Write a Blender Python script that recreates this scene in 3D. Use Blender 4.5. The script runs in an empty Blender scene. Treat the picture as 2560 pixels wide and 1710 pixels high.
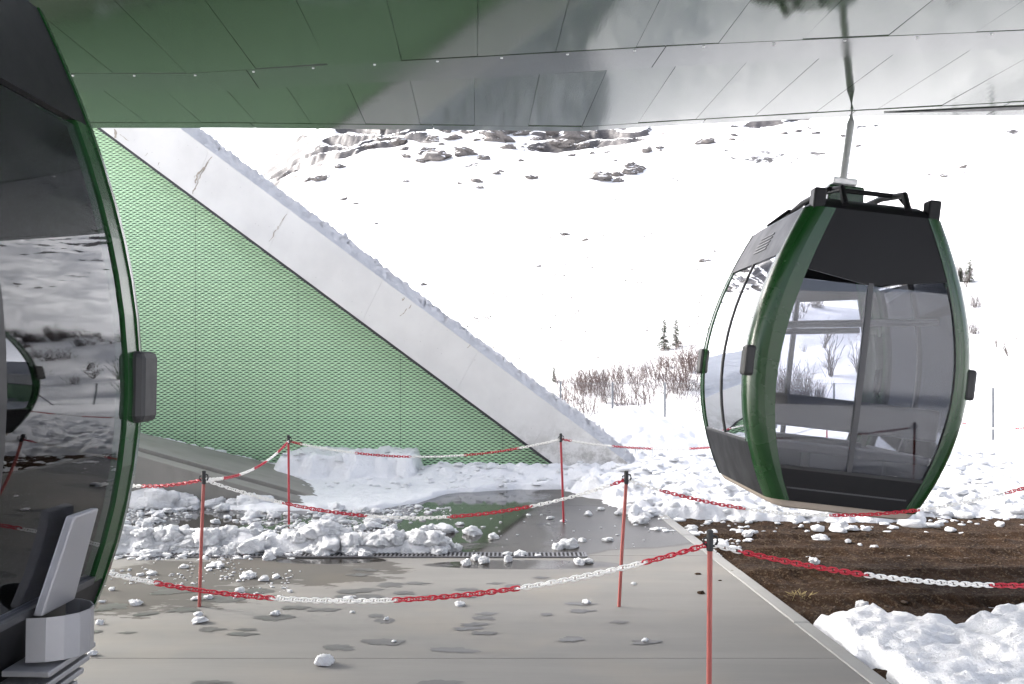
import bpy, math, random
import numpy as np
from mathutils import Vector, noise as mnoise

# ------------------------------------------------------------------ camera, sky, sun, exposure
SC = bpy.context.scene
COL = SC.collection
F, CX, HY, EYE = 2489.0, 1280.0, 915.0, 1.6      # photograph's focal length (px), principal x, horizon y, eye height (m)
SUN_EL, SUN_AZ = 28.0, 62.0                      # elevation; azimuth to the left of the view direction
cam_d = bpy.data.cameras.new('camera'); cam = bpy.data.objects.new('camera', cam_d); COL.objects.link(cam)
cam.location = (0, 0, EYE); cam.rotation_euler = (math.radians(90), 0, 0)
cam_d.sensor_width = 36; cam_d.lens = 35.0; cam_d.shift_y = 60 / 2560; cam_d.clip_end = 4000; cam_d.clip_start = 0.05
SC.camera = cam
W = bpy.data.worlds.new('World'); SC.world = W; W.use_nodes = True
wn = W.node_tree; wn.nodes.clear()
sky = wn.nodes.new('ShaderNodeTexSky'); sky.sky_type = 'NISHITA'; sky.sun_disc = False
sky.sun_elevation = math.radians(SUN_EL); sky.sun_rotation = math.radians(-SUN_AZ)
sky.altitude = 1500; sky.air_density = .35; sky.dust_density = 10.0; sky.ozone_density = .0
bg = wn.nodes.new('ShaderNodeBackground'); bg.inputs[1].default_value = 0.15
wo = wn.nodes.new('ShaderNodeOutputWorld')
hs = wn.nodes.new('ShaderNodeHueSaturation'); hs.inputs['Saturation'].default_value = .45      # thin white cloud veil
wn.links.new(sky.outputs[0], hs.inputs['Color']); wn.links.new(hs.outputs[0], bg.inputs[0]); wn.links.new(bg.outputs[0], wo.inputs[0])
sl = bpy.data.lights.new('sun', 'SUN'); sl.energy = 1.5; sl.angle = math.radians(28.0); sl.color = (1, .95, .88)
sun = bpy.data.objects.new('sun', sl); COL.objects.link(sun)
az, el = math.radians(SUN_AZ), math.radians(SUN_EL)
sdir = Vector((-math.sin(az) * math.cos(el), math.cos(az) * math.cos(el), math.sin(el)))
sun.rotation_euler = sdir.to_track_quat('Z', 'Y').to_euler(); sun.location = (-20, 30, 40)
SC.view_settings.view_transform = 'Standard'; SC.view_settings.look = 'None'
SC.view_settings.exposure = 2.66; SC.view_settings.gamma = 1.0

random.seed(7); RNG = np.random.default_rng(11)

# ------------------------------------------------------------------ helpers
def gx(px, Y): return (px - CX) * Y / F
def gz(py, Y): return EYE + (HY - py) * Y / F
def gy(py, z=0.0): return F * (EYE - z) / (py - HY)
def G(px, py, z=0.0):
    Y = gy(py, z); return (gx(px, Y), Y, z)

def hsh(ix, iy, s):
    n = (ix.astype(np.int64) * 374761393 + iy.astype(np.int64) * 668265263 + s * 974711) & 0x7fffffff
    n = ((n ^ (n >> 13)) * 1274126177) & 0x7fffffff
    return ((n ^ (n >> 16)) & 0xffff) / 65535.0
def vn(x, y, s=0):
    x = np.asarray(x, float); y = np.asarray(y, float)
    ix = np.floor(x); iy = np.floor(y); fx = x - ix; fy = y - iy
    u = fx * fx * fx * (fx * (fx * 6 - 15) + 10); v = fy * fy * fy * (fy * (fy * 6 - 15) + 10)
    a = hsh(ix, iy, s); b = hsh(ix + 1, iy, s); c = hsh(ix, iy + 1, s); d = hsh(ix + 1, iy + 1, s)
    return (a + (b - a) * u) * (1 - v) + (c + (d - c) * u) * v
def fbm(x, y, o=4, s=0, g=.5):
    t = 0; a = 1; n = 0
    for k in range(o):
        t = t + a * (vn(x * 2.03 ** k + 17.3 * k, y * 2.03 ** k - 9.1 * k, s + k) - .5); n += a; a *= g
    return t / n * 2            # about -1..1
def worley(x, y, s=0):
    x = np.asarray(x, float); y = np.asarray(y, float)
    ix = np.floor(x); iy = np.floor(y); m = np.full(np.broadcast(x, y).shape, 9.0)
    for dx in (-1, 0, 1):
        for dy in (-1, 0, 1):
            cx = ix + dx; cy = iy + dy
            px = cx + hsh(cx, cy, s); py = cy + hsh(cx, cy, s + 31)
            m = np.minimum(m, (px - x) ** 2 + (py - y) ** 2)
    return np.sqrt(m)
def ss(a, b, x):
    t = np.clip((np.asarray(x, float) - a) / (b - a), 0, 1); return t * t * (3 - 2 * t)

def tag(o, label=None, cat=None, group=None, kind=None):
    if label: o['label'] = label
    if cat: o['category'] = cat
    if group: o['group'] = group
    if kind: o['kind'] = kind
    return o
def link(o, parent=None):
    COL.objects.link(o)
    if parent is not None: o.parent = parent
    return o
def empty(name, loc, label, cat, group=None):
    o = bpy.data.objects.new(name, None); o.empty_display_size = .1; o.location = loc
    link(o); return tag(o, label, cat, group)

class MB:
    def __init__(s): s.v = []; s.f = []
    def add(s, vs, fs):
        b = len(s.v); s.v += [tuple(v) for v in vs]; s.f += [tuple(i + b for i in f) for f in fs]; return s
    def box(s, x0, x1, y0, y1, z0, z1):
        return s.add([(x0, y0, z0), (x1, y0, z0), (x1, y1, z0), (x0, y1, z0), (x0, y0, z1), (x1, y0, z1), (x1, y1, z1), (x0, y1, z1)],
                     [(0, 3, 2, 1), (4, 5, 6, 7), (0, 1, 5, 4), (1, 2, 6, 5), (2, 3, 7, 6), (3, 0, 4, 7)])
    def prism(s, poly, z0, z1):
        n = len(poly); vs = [(x, y, z0) for x, y in poly] + [(x, y, z1) for x, y in poly]
        return s.add(vs, [tuple(range(n))[::-1], tuple(range(n, 2 * n))] + [(i, (i + 1) % n, n + (i + 1) % n, n + i) for i in range(n)])
    def tube(s, pts, rad, n=6, caps=True):
        pts = [Vector(p) for p in pts]; m = len(pts); rs = rad if hasattr(rad, '__len__') else [rad] * m
        b = len(s.v); up = Vector((0, 0, 1))
        for i, p in enumerate(pts):
            t = (pts[min(i + 1, m - 1)] - pts[max(i - 1, 0)]).normalized()
            a = t.cross(up) if abs(t.z) < .95 else t.cross(Vector((0, 1, 0)))
            a.normalize(); c = t.cross(a)
            for k in range(n):
                q = 2 * math.pi * k / n
                s.v.append(tuple(p + (a * math.cos(q) + c * math.sin(q)) * rs[i]))
        for i in range(m - 1):
            for k in range(n):
                s.f.append((b + i * n + k, b + i * n + (k + 1) % n, b + (i + 1) * n + (k + 1) % n, b + (i + 1) * n + k))
        if caps:
            s.f.append(tuple(b + k for k in range(n))[::-1]); s.f.append(tuple(b + (m - 1) * n + k for k in range(n)))
        return s
    def mesh(s, name, mat, smooth=False, org=(0, 0, 0)):
        me = bpy.data.meshes.new(name)
        v = np.array(s.v) - np.array(org); me.from_pydata(v.tolist(), [], s.f); me.update()
        if mat: me.materials.append(mat)
        if smooth: me.shade_smooth(); me.set_sharp_from_angle(angle=math.radians(40))
        return me
    def obj(s, name, mat, parent=None, smooth=False, bevel=0, base=False):
        """world/parent-space mesh object; a top-level one gets its origin at its base"""
        org = (0, 0, 0)
        if parent is None and base:
            a = np.array(s.v); org = tuple((a.min(0) + a.max(0)) / 2); org = (org[0], org[1], float(a[:, 2].min()))
        o = bpy.data.objects.new(name, s.mesh(name, mat, smooth, org)); o.location = org
        if bevel:
            m = o.modifiers.new('bevel', 'BEVEL'); m.width = bevel; m.segments = 2; m.limit_method = 'ANGLE'
        return link(o, parent)

def np_mesh(name, V, Fq, mat, smooth=True):
    me = bpy.data.meshes.new(name); V = np.asarray(V, np.float32); Fq = np.asarray(Fq, np.int32); k = Fq.shape[1]
    me.vertices.add(len(V)); me.vertices.foreach_set('co', V.ravel())
    me.loops.add(Fq.size); me.loops.foreach_set('vertex_index', Fq.ravel())
    me.polygons.add(len(Fq)); me.polygons.foreach_set('loop_start', np.arange(0, Fq.size, k, dtype=np.int32))
    me.polygons.foreach_set('loop_total', np.full(len(Fq), k, np.int32))
    me.polygons.foreach_set('use_smooth', np.full(len(Fq), smooth, bool))
    me.update(calc_edges=True); me.validate()
    if mat: me.materials.append(mat)
    return me
def grid_obj(name, X, Y, Z, mat, keep=None, kind=None, smooth=True):
    n, m = X.shape
    V = np.stack([X, Y, Z], -1).reshape(-1, 3)
    i, j = np.meshgrid(np.arange(n - 1), np.arange(m - 1), indexing='ij')
    q = np.stack([i * m + j, i * m + j + 1, (i + 1) * m + j + 1, (i + 1) * m + j], -1).reshape(-1, 4)
    if keep is not None: q = q[keep.reshape(-1)[q].any(1)]
    used = np.unique(q); mp = np.full(len(V), -1); mp[used] = np.arange(len(used))
    me = np_mesh(name, V[used], mp[q], mat, smooth)
    # make sure it faces up
    o = bpy.data.objects.new(name, me); link(o); tag(o, kind=kind)
    if len(me.polygons) and me.polygons[len(me.polygons) // 2].normal.z < 0: me.flip_normals()
    return o

# ------------------------------------------------------------------ materials
class N:
    """tiny node-graph helper"""
    def __init__(s, name):
        s.m = bpy.data.materials.new(name); s.m.use_nodes = True; s.t = s.m.node_tree; s.t.nodes.clear()
        s.out = s.t.nodes.new('ShaderNodeOutputMaterial')
    def n(s, typ, **kw):
        o = s.t.nodes.new('ShaderNode' + typ)
        for k, v in kw.items(): setattr(o, k, v)
        return o
    def set(s, sock, v):
        if v is None: return
        if isinstance(v, bpy.types.NodeSocket): s.t.links.new(v, sock)
        elif isinstance(v, (tuple, list)) and len(v) == 3 and sock.type == 'RGBA': sock.default_value = (*v, 1)
        else: sock.default_value = v
    def math(s, op, a, b=None, c=None, clamp=False):
        o = s.n('Math', operation=op); o.use_clamp = clamp
        for i, v in enumerate((a, b, c)): s.set(o.inputs[i], v)
        return o.outputs[0]
    def pos(s, scale=(1, 1, 1), obj=False):
        if obj: src = s.n('TexCoord').outputs['Object']
        else: src = s.n('NewGeometry').outputs['Position']
        mp = s.n('Mapping'); s.set(mp.inputs[0], src); mp.inputs['Scale'].default_value = scale
        return mp.outputs[0]
    def noise(s, vec, scale, detail=4, rough=.55, dist=0):
        o = s.n('TexNoise'); s.set(o.inputs['Vector'], vec); o.inputs['Scale'].default_value = scale
        o.inputs['Detail'].default_value = detail; o.inputs['Roughness'].default_value = rough; o.inputs['Distortion'].default_value = dist
        return o.outputs[0]
    def voro(s, vec, scale, feature='F1', rnd=1.0):
        o = s.n('TexVoronoi', feature=feature); s.set(o.inputs['Vector'], vec); o.inputs['Scale'].default_value = scale
        o.inputs['Randomness'].default_value = rnd; return o
    def ramp(s, fac, stops, interp='LINEAR'):
        o = s.n('ValToRGB'); s.set(o.inputs[0], fac); cr = o.color_ramp; cr.interpolation = interp
        while len(cr.elements) < len(stops): cr.elements.new(.5)
        for e, (p, c) in zip(cr.elements, stops):
            e.position = p; e.color = (*c, 1) if isinstance(c, tuple) else (c, c, c, 1)
        return o.outputs[0]
    def mr(s, v, a, b, c=0.0, d=1.0, smooth=True):
        o = s.n('MapRange'); o.interpolation_type = 'SMOOTHSTEP' if smooth else 'LINEAR'
        s.set(o.inputs[0], v)
        for i, q in enumerate((a, b, c, d)): s.set(o.inputs[i + 1], q)
        return o.outputs[0]
    def mix(s, f, a, b, mode='MIX'):
        o = s.n('Mix', data_type='RGBA', blend_type=mode)
        s.set(o.inputs[0], f); s.set(o.inputs[6], a); s.set(o.inputs[7], b); return o.outputs[2]
    def xyz(s, vec):
        o = s.n('SeparateXYZ'); s.set(o.inputs[0], vec); return o.outputs
    def bump(s, h, strength, dist=.01):
        o = s.n('Bump'); s.set(o.inputs['Height'], h); s.set(o.inputs['Strength'], strength); o.inputs['Distance'].default_value = dist
        return o.outputs[0]
    def pbr(s, col, rough=.6, normal=None, **kw):
        o = s.n('BsdfPrincipled'); s.set(o.inputs['Base Color'], col); s.set(o.inputs['Roughness'], rough)
        if normal is not None: s.set(o.inputs['Normal'], normal)
        for k, v in kw.items(): s.set(o.inputs[k.replace('_', ' ')], v)
        s.t.links.new(o.outputs[0], s.out.inputs[0]); return s.m

def mat_plain(name, col, rough=.5, var=.12, scale=12, obj=True, bump=0, **kw):
    m = N(name); p = m.pos(obj=obj); n = m.noise(p, scale, 4)
    c = m.mix(n, tuple(min(1, q * (1 - var)) for q in col), tuple(min(1, q * (1 + var)) for q in col))
    r = m.mr(n, .2, .8, max(0, rough - .06), min(1, rough + .06))
    nb = m.bump(m.noise(p, scale * 8, 3), bump, .004) if bump else None
    return m.pbr(c, r, nb, **kw)

def make_snow(name, dirt=.0, grain=1.0, tint=(.80, .81, .83)):
    m = N(name); p = m.pos()
    a = m.noise(p, 9, 6, .6); b = m.noise(p, 55, 4, .65); c = m.noise(p, 190, 2)
    h = m.math('ADD', m.math('MULTIPLY', a, 1.2), m.math('ADD', m.math('MULTIPLY', b, .45), m.math('MULTIPLY', c, .18)))
    col = m.mix(m.mr(m.noise(p, 3.1, 5), .3, .75), tint, tuple(q * .95 for q in tint))
    if dirt:
        col = m.mix(m.math('MULTIPLY', m.mr(m.noise(p, 26, 5, .7), .58, .78), dirt), col, (.30, .25, .21))
    return m.pbr(col, .55, m.bump(h, .75 * grain, .05), Specular_IOR_Level=.25)
M_SNOW = make_snow('snow', dirt=.18)
M_SNOWC = make_snow('snow_clean', dirt=.05)
M_ROOFSNOW_SHADED = make_snow('roof_snow', dirt=.45, grain=2.0, tint=(.70, .71, .74))  # grey tint and extra dirt stand in for shade on the back-lit snow
M_CRUMB = make_snow('snow_crumb', dirt=.16, grain=1.2, tint=(.77, .78, .795))

def make_rock_snow():
    m = N('mountain_snow_and_rock'); p = m.pos(); g = m.n('NewGeometry')
    nz = m.xyz(g.outputs['Normal'])[2]
    n = m.noise(p, .22, 8, .65); n2 = m.noise(m.pos((1, 1, 2.2)), .7, 7, .7)
    edge = m.math('ADD', nz, m.math('MULTIPLY', m.math('SUBTRACT', n, .5), .34))
    edge = m.math('ADD', edge, m.math('MULTIPLY', m.math('SUBTRACT', n2, .5), .30))
    rk = m.mr(edge, .77, .82, 1, 0)
    rock = m.ramp(n2, [(.2, (.04, .04, .043)), (.5, (.085, .082, .085)), (.8, (.16, .15, .148))])
    col = m.mix(rk, (.88, .89, .91), rock)
    return m.pbr(col, .7, m.bump(m.noise(p, 1.1, 8, .7), .5, .5), Specular_IOR_Level=.2)
M_MTN = make_rock_snow()

def make_rock():
    m = N('grey_rock'); p = m.pos(); g = m.n('NewGeometry'); nz = m.xyz(g.outputs['Normal'])[2]
    n = m.noise(p, 1.3, 7, .7)
    rock = m.ramp(n, [(.25, (.05, .046, .046)), (.6, (.12, .11, .105)), (.85, (.2, .185, .175))])
    sn = m.mr(m.math('ADD', nz, m.math('MULTIPLY', n, .5)), .95, 1.05)
    return m.pbr(m.mix(sn, rock, (.87, .88, .9)), .8, m.bump(n, .6, .2))
M_ROCK = make_rock()

def make_pad():
    m = N('concrete_pavement'); p = m.pos(); x, y, z = m.xyz(p)
    broad = m.noise(m.pos((.35, 1.6, 1)), 1.4, 6, .6); brush = m.noise(m.pos((.6, 16, 1)), 5, 5, .6); fine = m.noise(p, 220, 2)
    dry = m.mix(m.mr(broad, .3, .72), (.185, .180, .168), (.148, .144, .136))
    dry = m.mix(m.mr(brush, .35, .7, 0, .35), dry, (.155, .15, .14))
    dry = m.mix(m.mr(m.noise(p, 1.1, 4), .45, .75, 0, .35), dry, (.25, .22, .175))
    # water lies behind the drain and in stains in front of it
    edge = m.math('ADD', y, m.math('MULTIPLY', m.math('SUBTRACT', m.noise(p, 1.7, 5), .5), .5))
    slant = m.math('SUBTRACT', edge, m.math('MULTIPLY', m.math('MAXIMUM', m.math('SUBTRACT', x, .55), 0), .55))
    wet = m.mr(slant, 8.36, 8.48)
    def blob(cx, cy, rx, ry, amp=.55, sc=2.3):
        dx = m.math('DIVIDE', m.math('SUBTRACT', x, cx), rx); dy = m.math('DIVIDE', m.math('SUBTRACT', y, cy), ry)
        d = m.math('ADD', m.math('POWER', m.math('ABSOLUTE', dx), 2), m.math('POWER', m.math('ABSOLUTE', dy), 2))
        d = m.math('ADD', d, m.math('MULTIPLY', m.math('SUBTRACT', m.noise(m.pos((1, 2.4, 1)), sc, 6, .6), .5), amp * 4))
        return m.mr(d, .8, .95, 1, 0)
    for a in ((.1, 8.02, .82, .20, .16, 2.0), (-1.5, 8.2, .5, .16, .3, 2.0)): wet = m.math('MAXIMUM', wet, blob(*a))
    stain = wet
    for a in ((-2.0, 7.75, 1.25, .55, .7, 2.6), (-2.9, 7.0, 1.1, .7, .9, 4.5)): stain = m.math('MAXIMUM', stain, blob(*a))
    deep = m.math('MULTIPLY', m.math('MULTIPLY', wet, m.mr(m.math('ADD', x, m.math('MULTIPLY', m.noise(p, 2, 4), .6)), .35, .95, 1, 0)), m.mr(m.noise(m.pos((1, 2, 1)), 1.1, 4), .27, .40))
    col = m.mix(m.math('MULTIPLY', stain, .85), dry, m.mix(1.0, dry, (.40, .38, .36), 'MULTIPLY'))
    col = m.mix(m.math('MULTIPLY', wet, .8), col, m.mix(1.0, dry, (.10, .085, .06), 'MULTIPLY'))
    rough = m.mr(wet, 0, 1, .72, m.mr(deep, 0, 1, .36, .04), False)
    h = m.math('ADD', m.math('MULTIPLY', brush, .5), m.math('MULTIPLY', fine, .25))
    st = m.mr(deep, 0, 1, .14, .012, False)
    return m.pbr(col, rough, m.bump(h, st, .01), Specular_IOR_Level=m.mr(stain, 0, 1, .45, .22, False))
M_PAD = make_pad()
def make_wet():
    m = N('wet_concrete_patch'); p = m.pos(); b = m.noise(m.pos((.5, 3, 1)), 4, 5)
    return m.pbr(m.mix(b, (.048, .046, .043), (.07, .068, .063)), m.mr(b, .3, .7, .42, .55), m.bump(m.noise(p, 60, 3), .05, .005))
M_WET = make_wet()
def make_concrete(name, a, b, dirty=0.0, zdirt=None):
    m = N(name); p = m.pos(); n = m.noise(p, 1.2, 6, .6); f = m.noise(p, 14, 5, .65)
    col = m.mix(m.mr(n, .3, .72), a, b)
    pits = m.voro(p, 9.0); pit = m.mr(pits.outputs['Distance'], .03, .07, 1, 0)
    pits2 = m.voro(p, 23.0); pit2 = m.mr(pits2.outputs['Distance'], .04, .09, 1, 0)
    spots = m.math('MAXIMUM', pit, m.math('MULTIPLY', pit2, m.mr(m.noise(p, 2.0, 3), .5, .6)))
    col = m.mix(m.math('MULTIPLY', spots, .55), col, tuple(q * .45 for q in a))
    if zdirt:
        z = m.xyz(p)[2]
        msk = m.math('MULTIPLY', m.mr(m.math('ADD', z, m.math('MULTIPLY', m.noise(p, 2.2, 5), .5)), zdirt[0], zdirt[1], 1, 0), m.mr(m.noise(p, 6.5, 7, .75), .40, .62))
        col = m.mix(m.math('MULTIPLY', msk, .75), col, (.20, .185, .165))
    if dirty: col = m.mix(m.mr(m.noise(m.pos((1, 1, .35)), 2.6, 6, .65), .5, .75, 0, dirty), col, (.15, .14, .12))
    return m.pbr(col, .78, m.bump(f, .12, .01))
M_BEAM = make_concrete('pale_concrete', (.66, .65, .63), (.58, .57, .555), zdirt=(.35, 1.25))
M_PLINTH = make_concrete('grey_concrete', (.24, .23, .21), (.19, .185, .17), dirty=.5)
M_KERB = make_concrete('kerb_concrete', (.27, .27, .26), (.22, .22, .215), dirty=.2)
def make_soil():
    m = N('brown_soil'); p = m.pos(); n = m.noise(p, 3, 6, .65); g = m.noise(p, 90, 4, .7); v = m.voro(p, 70)
    col = m.ramp(m.math('ADD', m.math('MULTIPLY', n, .6), m.math('MULTIPLY', g, .4)), [(.32, (.012, .007, .004)), (.5, (.042, .023, .012)), (.68, (.085, .050, .029))])
    col = m.mix(m.mr(v.outputs['Color'], .72, .8, 0, .5), col, (.15, .11, .07))
    return m.pbr(col, .95, m.bump(m.math('ADD', g, m.math('MULTIPLY', v.outputs['Distance'], .8)), .9, .03), Specular_IOR_Level=.15)
M_SOIL = make_soil()
def make_green_mesh():
    m = N('green_expanded_metal'); p = m.pos(); n = m.noise(p, .8, 4)
    return m.pbr(m.mix(n, (.50, .74, .49), (.55, .78, .53)), .5, None, Metallic=0.0)
M_GREEN = make_green_mesh()
M_BACK = mat_plain('dark_wall_backing', (.06, .085, .065), .8)
def make_soffit():
    m = N('glossy_dark_green_panel'); p = m.pos(obj=True)
    n = m.noise(p, 1.6, 2); w = m.noise(m.pos((1, .25, 1)), 3.0, 3); st = m.noise(m.pos((26, .6, 1)), 3, 4, .6)
    sm = m.noise(p, 9, 6, .7)
    col = m.mix(n, (.027, .052, .020), (.033, .058, .025))
    return m.pbr(col, m.mr(sm, .35, .75, .035, .085), m.bump(m.math('ADD', w, m.math('MULTIPLY', st, .12)), .035, .05), IOR=1.75, Specular_Tint=(.91, .97, 1.0))
M_SOFF = make_soffit()
def make_band():
    m = N('glossy_dark_green_band'); p = m.pos(obj=True); st = m.noise(m.pos((22, .5, 1)), 3, 4, .6)
    return m.pbr((.034, .046, .032), m.mr(m.noise(p, 7, 5, .7), .3, .75, .10, .17), m.bump(st, .03, .02), IOR=1.85, Specular_Tint=(.93, .97, 1.0))
M_BAND = make_band()
M_SBACK = mat_plain('canopy_frame_grey', (.30, .34, .31), .6)
M_DARK = mat_plain('black_rubber', (.012, .012, .013), .6)
M_BLACK = mat_plain('black_lacquer', (.008, .008, .009), .42, var=.2, scale=4, Specular_IOR_Level=.15)
M_CHAR = mat_plain('charcoal_plastic', (.035, .036, .04), .5)
M_GGREEN = mat_plain('dark_green_lacquer', (.005, .034, .007), .25, var=.15, scale=3)
M_STEEL = mat_plain('galvanised_steel', (.62, .63, .64), .45, Metallic=.4)
M_RACK = mat_plain('grey_rack_metal', (.24, .24, .25), .4, Metallic=.3)
M_SEAT = mat_plain('dark_seat_fabric', (.05, .05, .055), .85)
M_BEIGE = mat_plain('beige_underside', (.34, .29, .24), .7)
M_RED = mat_plain('red_plastic', (.44, .013, .032), .42, var=.15, scale=30)
M_WHITE = mat_plain('white_plastic', (.80, .79, .76), .4, var=.06, scale=30)
M_POLE = mat_plain('faded_red_pole', (.30, .070, .058), .5, var=.3, scale=9)
M_POLE2 = mat_plain('bright_red_pole', (.36, .024, .036), .4, var=.2, scale=9)
M_FENCE = mat_plain('fence_post_steel', (.13, .14, .155), .6)
M_TWIG = mat_plain('bare_twig', (.050, .038, .036), .85, var=.35, scale=2)
M_TWIG2 = mat_plain('reddish_twig', (.085, .060, .056), .85, var=.35, scale=2)
M_NEEDLE = mat_plain('conifer_needles', (.045, .062, .034), .8, var=.45, scale=1.5)
M_BARK = mat_plain('bark', (.07, .05, .04), .9, var=.3)
M_IRON = mat_plain('drain_iron', (.17, .17, .18), .5, Metallic=.6)
M_VOID = mat_plain('drain_depth_black', (.008, .008, .008), .9)
M_CRACK = mat_plain('brown_seep_crack', (.36, .32, .27), .8, var=.35, scale=15)
M_STRAW = mat_plain('dry_straw', (.34, .27, .12), .9)
M_STONE = mat_plain('soil_stone', (.050, .034, .024), .95, var=.55, scale=3)
M_ICE = N('ice'); M_ICE = M_ICE.pbr((.85, .88, .92), .12, None, Transmission_Weight=.5, IOR=1.31)
def make_glass():
    m = N('tinted_glass')
    t = m.n('BsdfTransparent'); t.inputs[0].default_value = (.80, .81, .84, 1)
    g = m.n('BsdfGlossy'); g.inputs['Roughness'].default_value = .015; g.inputs[0].default_value = (.95, .97, 1, 1)
    f = m.n('Fresnel'); f.inputs[0].default_value = 1.42
    x = m.n('MixShader'); m.t.links.new(f.outputs[0], x.inputs[0]); m.t.links.new(t.outputs[0], x.inputs[1]); m.t.links.new(g.outputs[0], x.inputs[2])
    m.t.links.new(x.outputs[0], m.out.inputs[0]); return m.m
M_GLASS = make_glass()

# ------------------------------------------------------------------ terrain functions
def lerp(x, xs, ys): return np.interp(x, xs, ys)
def hill_h(X, Y):
    X = np.asarray(X, float); Y = np.asarray(Y, float)
    px = CX + F * X / np.maximum(Y, 5)
    R = lerp(px, [900, 1400, 1750, 1950, 2250, 2600, 3600, 5000], [30, 33, 38, 48, 56, 62, 70, 70])
    yr = lerp(px, [900, 1240, 1300, 1400, 1500, 1600, 1750, 1850, 1950, 2100, 2250, 2400, 2560, 3000, 5000],
              [945, 958, 962, 946, 922, 890, 850, 795, 740, 698, 672, 655, 610, 520, 300])
    H = EYE + (HY - yr) * R / F
    t = (Y - 27.5) / (R - 27.5)
    # a terrace half way up the right-hand hill
    bank = ss(0, 1, t ** .8 * 1.0) if False else None
    tt = np.clip(t, 0, 1)
    prof = .55 * tt + .45 * ss(0, 1, tt) + .10 * np.sin(tt * 6.28 * 1.5) * ss(1850, 2050, px) * tt * (1 - tt) * 2
    prof = np.where(px < 1800, np.clip(prof * 1.0, 0, 1) ** .7, prof)
    z = H * prof
    z = np.where(t > 1, H - (t - 1) * (R - 27.5) * .22, z)
    amp = ss(26, 34, Y)
    z = z + amp * (.55 * fbm(X / 9, Y / 9, 4, 5) + .16 * fbm(X / 2.1, Y / 2.1, 4, 9)) * np.where(t > 1, .5, 1)
    z = z + .10 * fbm(X / 1.2, Y / 1.2, 3, 12) * ss(21, 24, Y)
    return np.maximum(z, -1.5)
def mtn_h(X, Y):
    X = np.asarray(X, float); Y = np.asarray(Y, float)
    r = np.hypot(X, Y); th = np.arctan2(X, np.maximum(Y, 1e-3)); th = np.clip(th, -1.35, 1.35)
    px = CX + F * np.tan(th)
    yc = lerp(px, [-6000, 0, 450, 600, 660, 720, 800, 950, 1200, 1700, 2200, 2700, 4000, 9000], [620, 560, 500, 455, 415, 370, 318, 275, 235, 215, 160, 110, 60, 60])
    rc = 520.0; s = (r - 75) / (rc - 75)
    zc = EYE + (HY - yc) * rc * np.cos(th) / F
    sc = np.clip(s, 0, 1.02)
    z = -1.0 + (zc + 1) * (.42 * sc + .58 * sc ** 1.7)
    z = z + (7.0 * fbm(X / 90, Y / 90, 4, 21) + 2.0 * fbm(X / 22, Y / 22, 4, 25)) * ss(.05, .5, s)
    z = z + .5 * fbm(X / 6, Y / 6, 4, 28) * ss(.0, .3, s)
    c = 1.3 * np.exp(-((px - 1230) / 380.) ** 2) * ss(.62, .76, s) + .55 * np.exp(-((px - 800) / 160.) ** 2) * ss(.7, .9, s) + .35 * np.exp(-((px - 1900) / 300.) ** 2) * ss(.62, .75, s)
    patch = ss(-.25, .12, fbm(X / 45 + 3.3, Y / 60, 4, 37))
    nn = fbm(X / 26, Y / 30, 5, 33, .55)
    step = 11.0
    h = (z + 10 * nn) / step; fl = np.floor(h); fr = h - fl
    zt = step * (fl + ss(.60, .90, fr)) - 10 * nn
    z = z + np.clip(c * patch, 0, 1) * (zt - z) * 1.05
    z = z + np.clip(c, 0, 1) * patch * 1.6 * np.abs(fbm(X / 7, Y / 8, 5, 41, .6))
    return np.where(s > 1.0, z - (s - 1.0) * 260, z)
def hit(px, py, fn, Y0, Y1, n=1500):
    Y = np.linspace(Y0, Y1, n); X = (px - CX) * Y / F; zr = EYE + (HY - py) * Y / F
    d = fn(X, Y) - zr; k = np.argmax(d > 0)
    if not (d > 0).any(): return None
    return float(X[k]), float(Y[k]), float(fn(np.array([X[k]]), np.array([Y[k]]))[0])

# ------------------------------------------------------------------ the setting: mountain, hill, field, soil, pavement
th = np.concatenate([np.radians(np.linspace(-78, -31, 40)), np.radians(np.linspace(-30.8, 33, 560)), np.radians(np.linspace(33.5, 78, 40))])
rr = np.concatenate([np.linspace(60, 250, 120), np.linspace(251.5, 525, 300), np.linspace(527, 640, 20)])
R_, T_ = np.meshgrid(rr, th, indexing='ij'); X_ = R_ * np.sin(T_); Y_ = R_ * np.cos(T_)
grid_obj('mountain', X_, Y_, mtn_h(X_, Y_), M_MTN, kind='structure')
ys = np.concatenate([np.linspace(21.4, 40, 110), np.linspace(40.3, 118, 150)]); u = np.linspace(-.35, 1.25, 330)
Yh, Uh = np.meshgrid(ys, u, indexing='ij'); Xh = Uh * Yh
Zh = hill_h(Xh, Yh) - .06 * (1 - ss(21.4, 22.4, Yh)) - .5 * ss(95, 118, Yh)
grid_obj('hill', Xh, Yh, Zh, M_SNOWC, kind='structure')
a = np.linspace(0, 2 * math.pi, 73); rad = np.array([0.1, 8, 20, 45, 90, 200, 500, 1200])
Ra, Aa = np.meshgrid(rad, a, indexing='ij')
Zf = np.full(Ra.shape, -.45) + np.where(Ra > 30, 0, 0)
# the valley floor rises gently behind the viewer too
Zf = Zf + np.where(Ra > 60, (Ra - 60) * .16, 0) * ss(.2, -.4, np.sin(Aa))
grid_obj('snow_field', Ra * np.cos(Aa), Ra * np.sin(Aa), Zf, M_SNOWC, kind='structure')

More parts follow.
